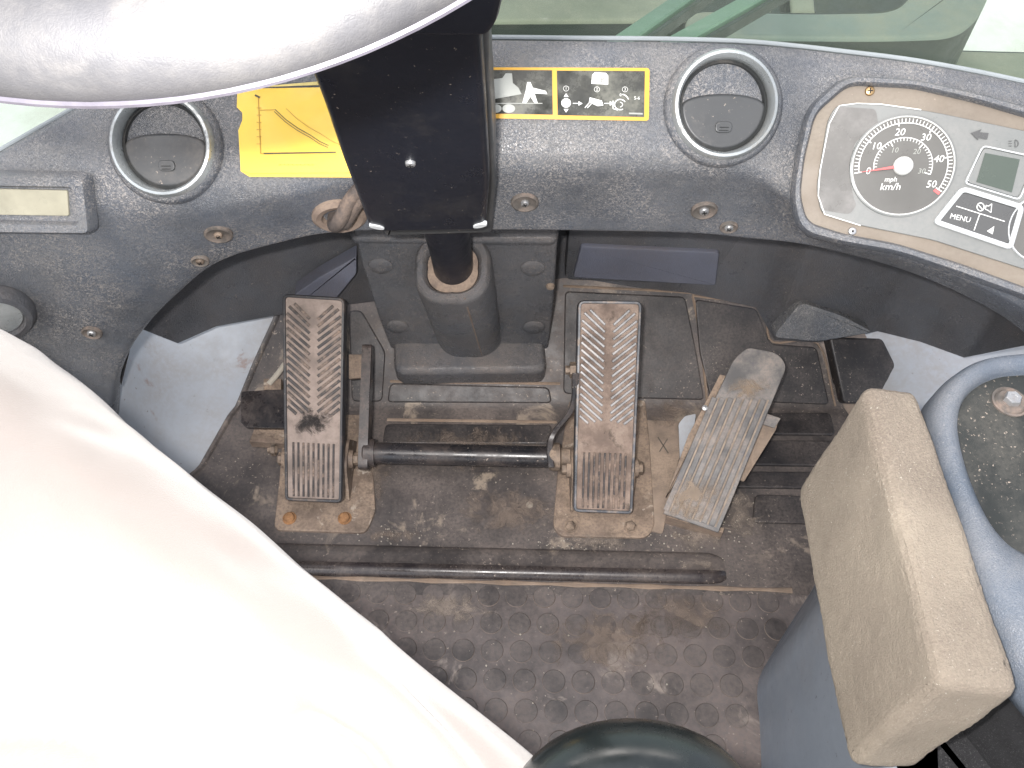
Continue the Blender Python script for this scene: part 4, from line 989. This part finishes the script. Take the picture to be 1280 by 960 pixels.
# black knob at the bottom edge
kc = ond(792, 1012, .42)
kb = thing('control_lever', 'glossy black domed lever knob at the bottom edge, beside the trousers', 'lever', (kc.x, kc.y, -.004))
KF = Frame(kc, -FW)
vs = []; fs = []
nu, nv = 40, 20
for j in range(nv + 1):
    ph = math.pi * j / nv
    for i in range(nu):
        a = 2 * math.pi * i / nu; e = abs(math.sin(ph)) ** .9
        vs.append(KF.w(.061 * e * math.cos(a), .043 * e * math.sin(a), .034 * math.cos(ph)))
for j in range(nv):
    for i in range(nu): l = (i + 1) % nu; fs.append((j * nu + i, j * nu + l, (j + 1) * nu + l, (j + 1) * nu + i))
MB().add(vs, fs).build('knob', M['knob'], kb)
MB().tube([kc, V((kc.x + .01, kc.y - .03, -.004))], .010, 14).build('lever_rod', M['blackm'], kb)

# ------------------------------------------------------------------ person: seated leg in cream trousers
per = thing('person', 'seated person in overexposed cream trousers, thigh across the lower left corner', 'person', (0, -.1, 0))
def cat2(p): return [(q.x, q.y) for q in cat([V((a, b, 0)) for a, b in p], 3)]
FOLDS = [(cat2(c), d_, w_) for c, d_, w_ in (([(100, 1010), (180, 968), (250, 930), (310, 900), (360, 884), (420, 886), (490, 915)], .009, 24), ([(-60, 920), (40, 925), (110, 945), (190, 985)], .014, 26), ([(470, 800), (530, 862), (580, 915), (650, 1010)], .0045, 16), ([(330, 830), (420, 870), (490, 940), (540, 1010)], .005, 20))]
def limb(name, chain, mt, fold=True):
    """one continuous limb surface swept along the joints, radii tapering"""
    K_ = 36 if fold else 8
    P = cat([V(p[:3]) for p in chain], K_); R = cat([V((p[3], 0, 0)) for p in chain], K_); R = [r.x for r in R]
    n = 180 if fold else 24; vs = []; fs = []; nrm = None
    for i, p in enumerate(P):
        t = (P[min(i + 1, len(P) - 1)] - P[max(i - 1, 0)]).normalized()
        if nrm is None: nrm = t.cross(V((0, 0, 1))).normalized()
        nrm = (nrm - t * nrm.dot(t)).normalized(); bn = t.cross(nrm)
        for k in range(n):
            a = 2 * math.pi * k / n; d = nrm * math.cos(a) + bn * math.sin(a); q = p + d * R[i]
            if fold:
                w = nz.fractal(V((i * .03, math.cos(a) * 1.2, math.sin(a) * 1.2)) + V((3.1, 0, 0)), .7, 2, 3) * .004
                dd_ = q - CAM; dp = dd_.dot(FW)
                if dp > .1:
                    X = 640 + dd_.x / dp * FPX; Y = 480 - dd_.dot(UP) / dp * FPX
                    for crv, dep_, wid in FOLDS:
                        best = 1e9; sd = 0; tt = 0; nseg = len(crv) - 1
                        for k2, ((x0, y0), (x1, y1)) in enumerate(zip(crv, crv[1:])):
                            ex, ey = x1 - x0, y1 - y0; t_ = max(0, min(1, ((X - x0) * ex + (Y - y0) * ey) / (ex * ex + ey * ey)))
                            d_ = math.hypot(X - x0 - ex * t_, Y - y0 - ey * t_)
                            if d_ < best: best = d_; sd = math.copysign(d_, ex * (Y - y0) - ey * (X - x0)); tt = (k2 + t_) / nseg
                        if best < 6 * wid:
                            tp_ = math.sin(math.pi * min(1, max(0, tt))) ** .6
                            w += dep_ * tp_ * (-math.exp(-(sd / wid) ** 2) + .8 * math.exp(-((sd - 2 * wid) / (1.3 * wid)) ** 2))
                q += d * w
            vs.append(q)
    for i in range(len(P) - 1):
        for k in range(n): l = (k + 1) % n; fs.append((i * n + k, i * n + l, (i + 1) * n + l, (i + 1) * n + k))
    fs.append(tuple(range(n))[::-1]); fs.append(tuple((len(P) - 1) * n + k for k in range(n)))
    return MB().add(vs, fs).build(name, mt, per)
leg = [(.11, -.30, .47, .13), (.06, -.16, .50, .135), (-.018, -.043, .52, .131), (-.170, .093, .533, .119), (-.300, .206, .538, .109), (-.412, .308, .53, .098), (-.47, .36, .44, .085), (-.50, .38, .28, .075), (-.50, .36, .12, .062)]
limb('trousers', leg, M['cloth'])
limb('body', [(x, y, z, r * .8) for x, y, z, r in leg[:-1]] + [(-.50, .36, .07, .042), (-.50, .36, .03, .040)], M['skin'], False)
MB().prism(rnd([(-.545, .30), (-.455, .30), (-.45, .50), (-.50, .56), (-.55, .50)], .03), FLOOR, .0, .07, .02, 4).build('shoe', M['shoe'], per)

# ------------------------------------------------------------------ windscreen and outside
ws = thing('windscreen', 'greenish tinted windscreen glass rising behind the dashboard', 'windscreen', (0, .70, .6))
gp = [p + V((0, .020, -.008)) for p in c1[NS * 1:]]
gl = [gp, [p + V((p.x * .1, .10, .35)) for p in gp], [p + V((p.x * .1, .16, .8)) for p in gp]]
MB().grid(gl).build('glass_pane', M['glass'], ws)
MB().tube([p + V((0, .012, -.002)) for p in c1[NS:]], .0021, 8).build('rubber_seal', M['trim'], ws)
fr_ = Frame((0, 0, -.22), (0, 0, 1))
def outside(name, label, catg, pts, z, h, m, r=.02):
    f = Frame((0, 0, z), (0, 0, 1)); o = MB().ppoly(pts, f, -h, 0, r, .012, 6, 3).build(name, M[m]); tag(o, label, catg); return o
fb = thing('front_frame', 'olive and grey steel front frame with a rounded yoke outside the windscreen', 'machine frame', (0.3, 2.0, -.9))
def fpart(name, pts, z, h, m, r=.02):
    if m != 'olived': MB().ppoly(pts, Frame((0, 0, z - .012), (0, 0, 1)), -h, 0, r, .004, 8, 3).build('frame_side', M['olived'], fb); h = .011  # body in the darkened side colour, thin lighter plate as its lit top
    return MB().ppoly(pts, Frame((0, 0, z), (0, 0, 1)), -h, 0, r, .012, 8, 3).build(name, M[m], fb)
fpart('frame_beam', [(520, -30), (860, -60), (860, 24), (520, 26)], -.20, .30, 'olive')
fpart('frame_rail', [(860, 12), (1010, 16), (1120, 14), (1160, -30), (1260, -60), (1225, 20), (1195, 44), (1100, 47), (960, 46), (855, 44)], -.16, .26, 'framegrey', .06)
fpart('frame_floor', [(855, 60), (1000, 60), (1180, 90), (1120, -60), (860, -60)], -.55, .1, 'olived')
fpart('cross_member', [(940, -40), (960, -40), (965, 14), (940, 14)], -.25, .1, 'olive', .0)
fpart('cross_member', [(985, -40), (1015, -40), (1020, 14), (990, 14)], -.25, .1, 'olive', .0)
fpart('frame_step', [(1190, 62), (1330, 66), (1340, 130), (1180, 110)], -.45, .1, 'olive', .0)
wp = thing('wiper_linkage', 'pair of green-grey wiper arms slanting across behind the windscreen bottom', 'wiper', tuple(ony(800, 60, .78)))
for a, b in (((762, 62), (880, -25)), ((828, 62), (975, -25))):
    p, q = ony(*a, .80), ony(*b, .98)
    f = Frame(p, (UP - FW), (q - p).normalized())
    L_ = (q - p).length
    MB().box(f, 0, L_, -.012, .010, -.006, .004, .002).build('wiper_arm', M['wiper'], wp)
    MB().box(f, 0, L_, -.020, -.014, -.012, .0, .001).build('wiper_blade', M['olived'], wp)

for (x, y), rx, ry, k in (((925, 640), 40, 55, 1), ((870, 672), 60, 28, 1), ((745, 678), 60, 16, 1), ((490, 668), 45, 14, 0), ((840, 515), 45, 30, 0), ((880, 705), 45, 16, 1), ((590, 560), 130, 40, 0), ((760, 800), 120, 60, 0), ((850, 770), 90, 50, 0), ((640, 640), 110, 40, 0), ((470, 590), 30, 60, 0), ((560, 760), 80, 30, 1)):
    dust_patch((x, y), rx, ry, .0052 if y < 690 else .012 if y < 730 else .0016, liner if y < 730 else cmat, FLOOR, (.30, .245, .20) if k else (.22, .17, .135))
# small grit on the floor
gr_ = MB()
for _ in range(260):
    x, y = random.choice([(random.gauss(860, 35), random.gauss(670, 14)), (random.gauss(710, 30), random.gauss(682, 6)), (random.uniform(440, 900), random.uniform(600, 950)), (random.gauss(490, 20), random.gauss(668, 6)), (random.gauss(920, 15), random.gauss(640, 25))])
    p = onz(x, y, .0005); s = random.uniform(.0004, .0014)
    gr_.lathe([(s, 0), (s * .8, s * .6), (0, s * .8)], Frame(p, (random.uniform(-.2, .2), random.uniform(-.2, .2), 1)), 5, False)
gr_.build('grit', M['pebble'], kind='stuff')
pe = MB().lathe([(.005, -.001), (.005, .001), (.003, .003), (0, .0034)], Frame(onz(662, 631, .001), (0, 0, 1)), 12, False).build('plug', M['pebble'], liner)
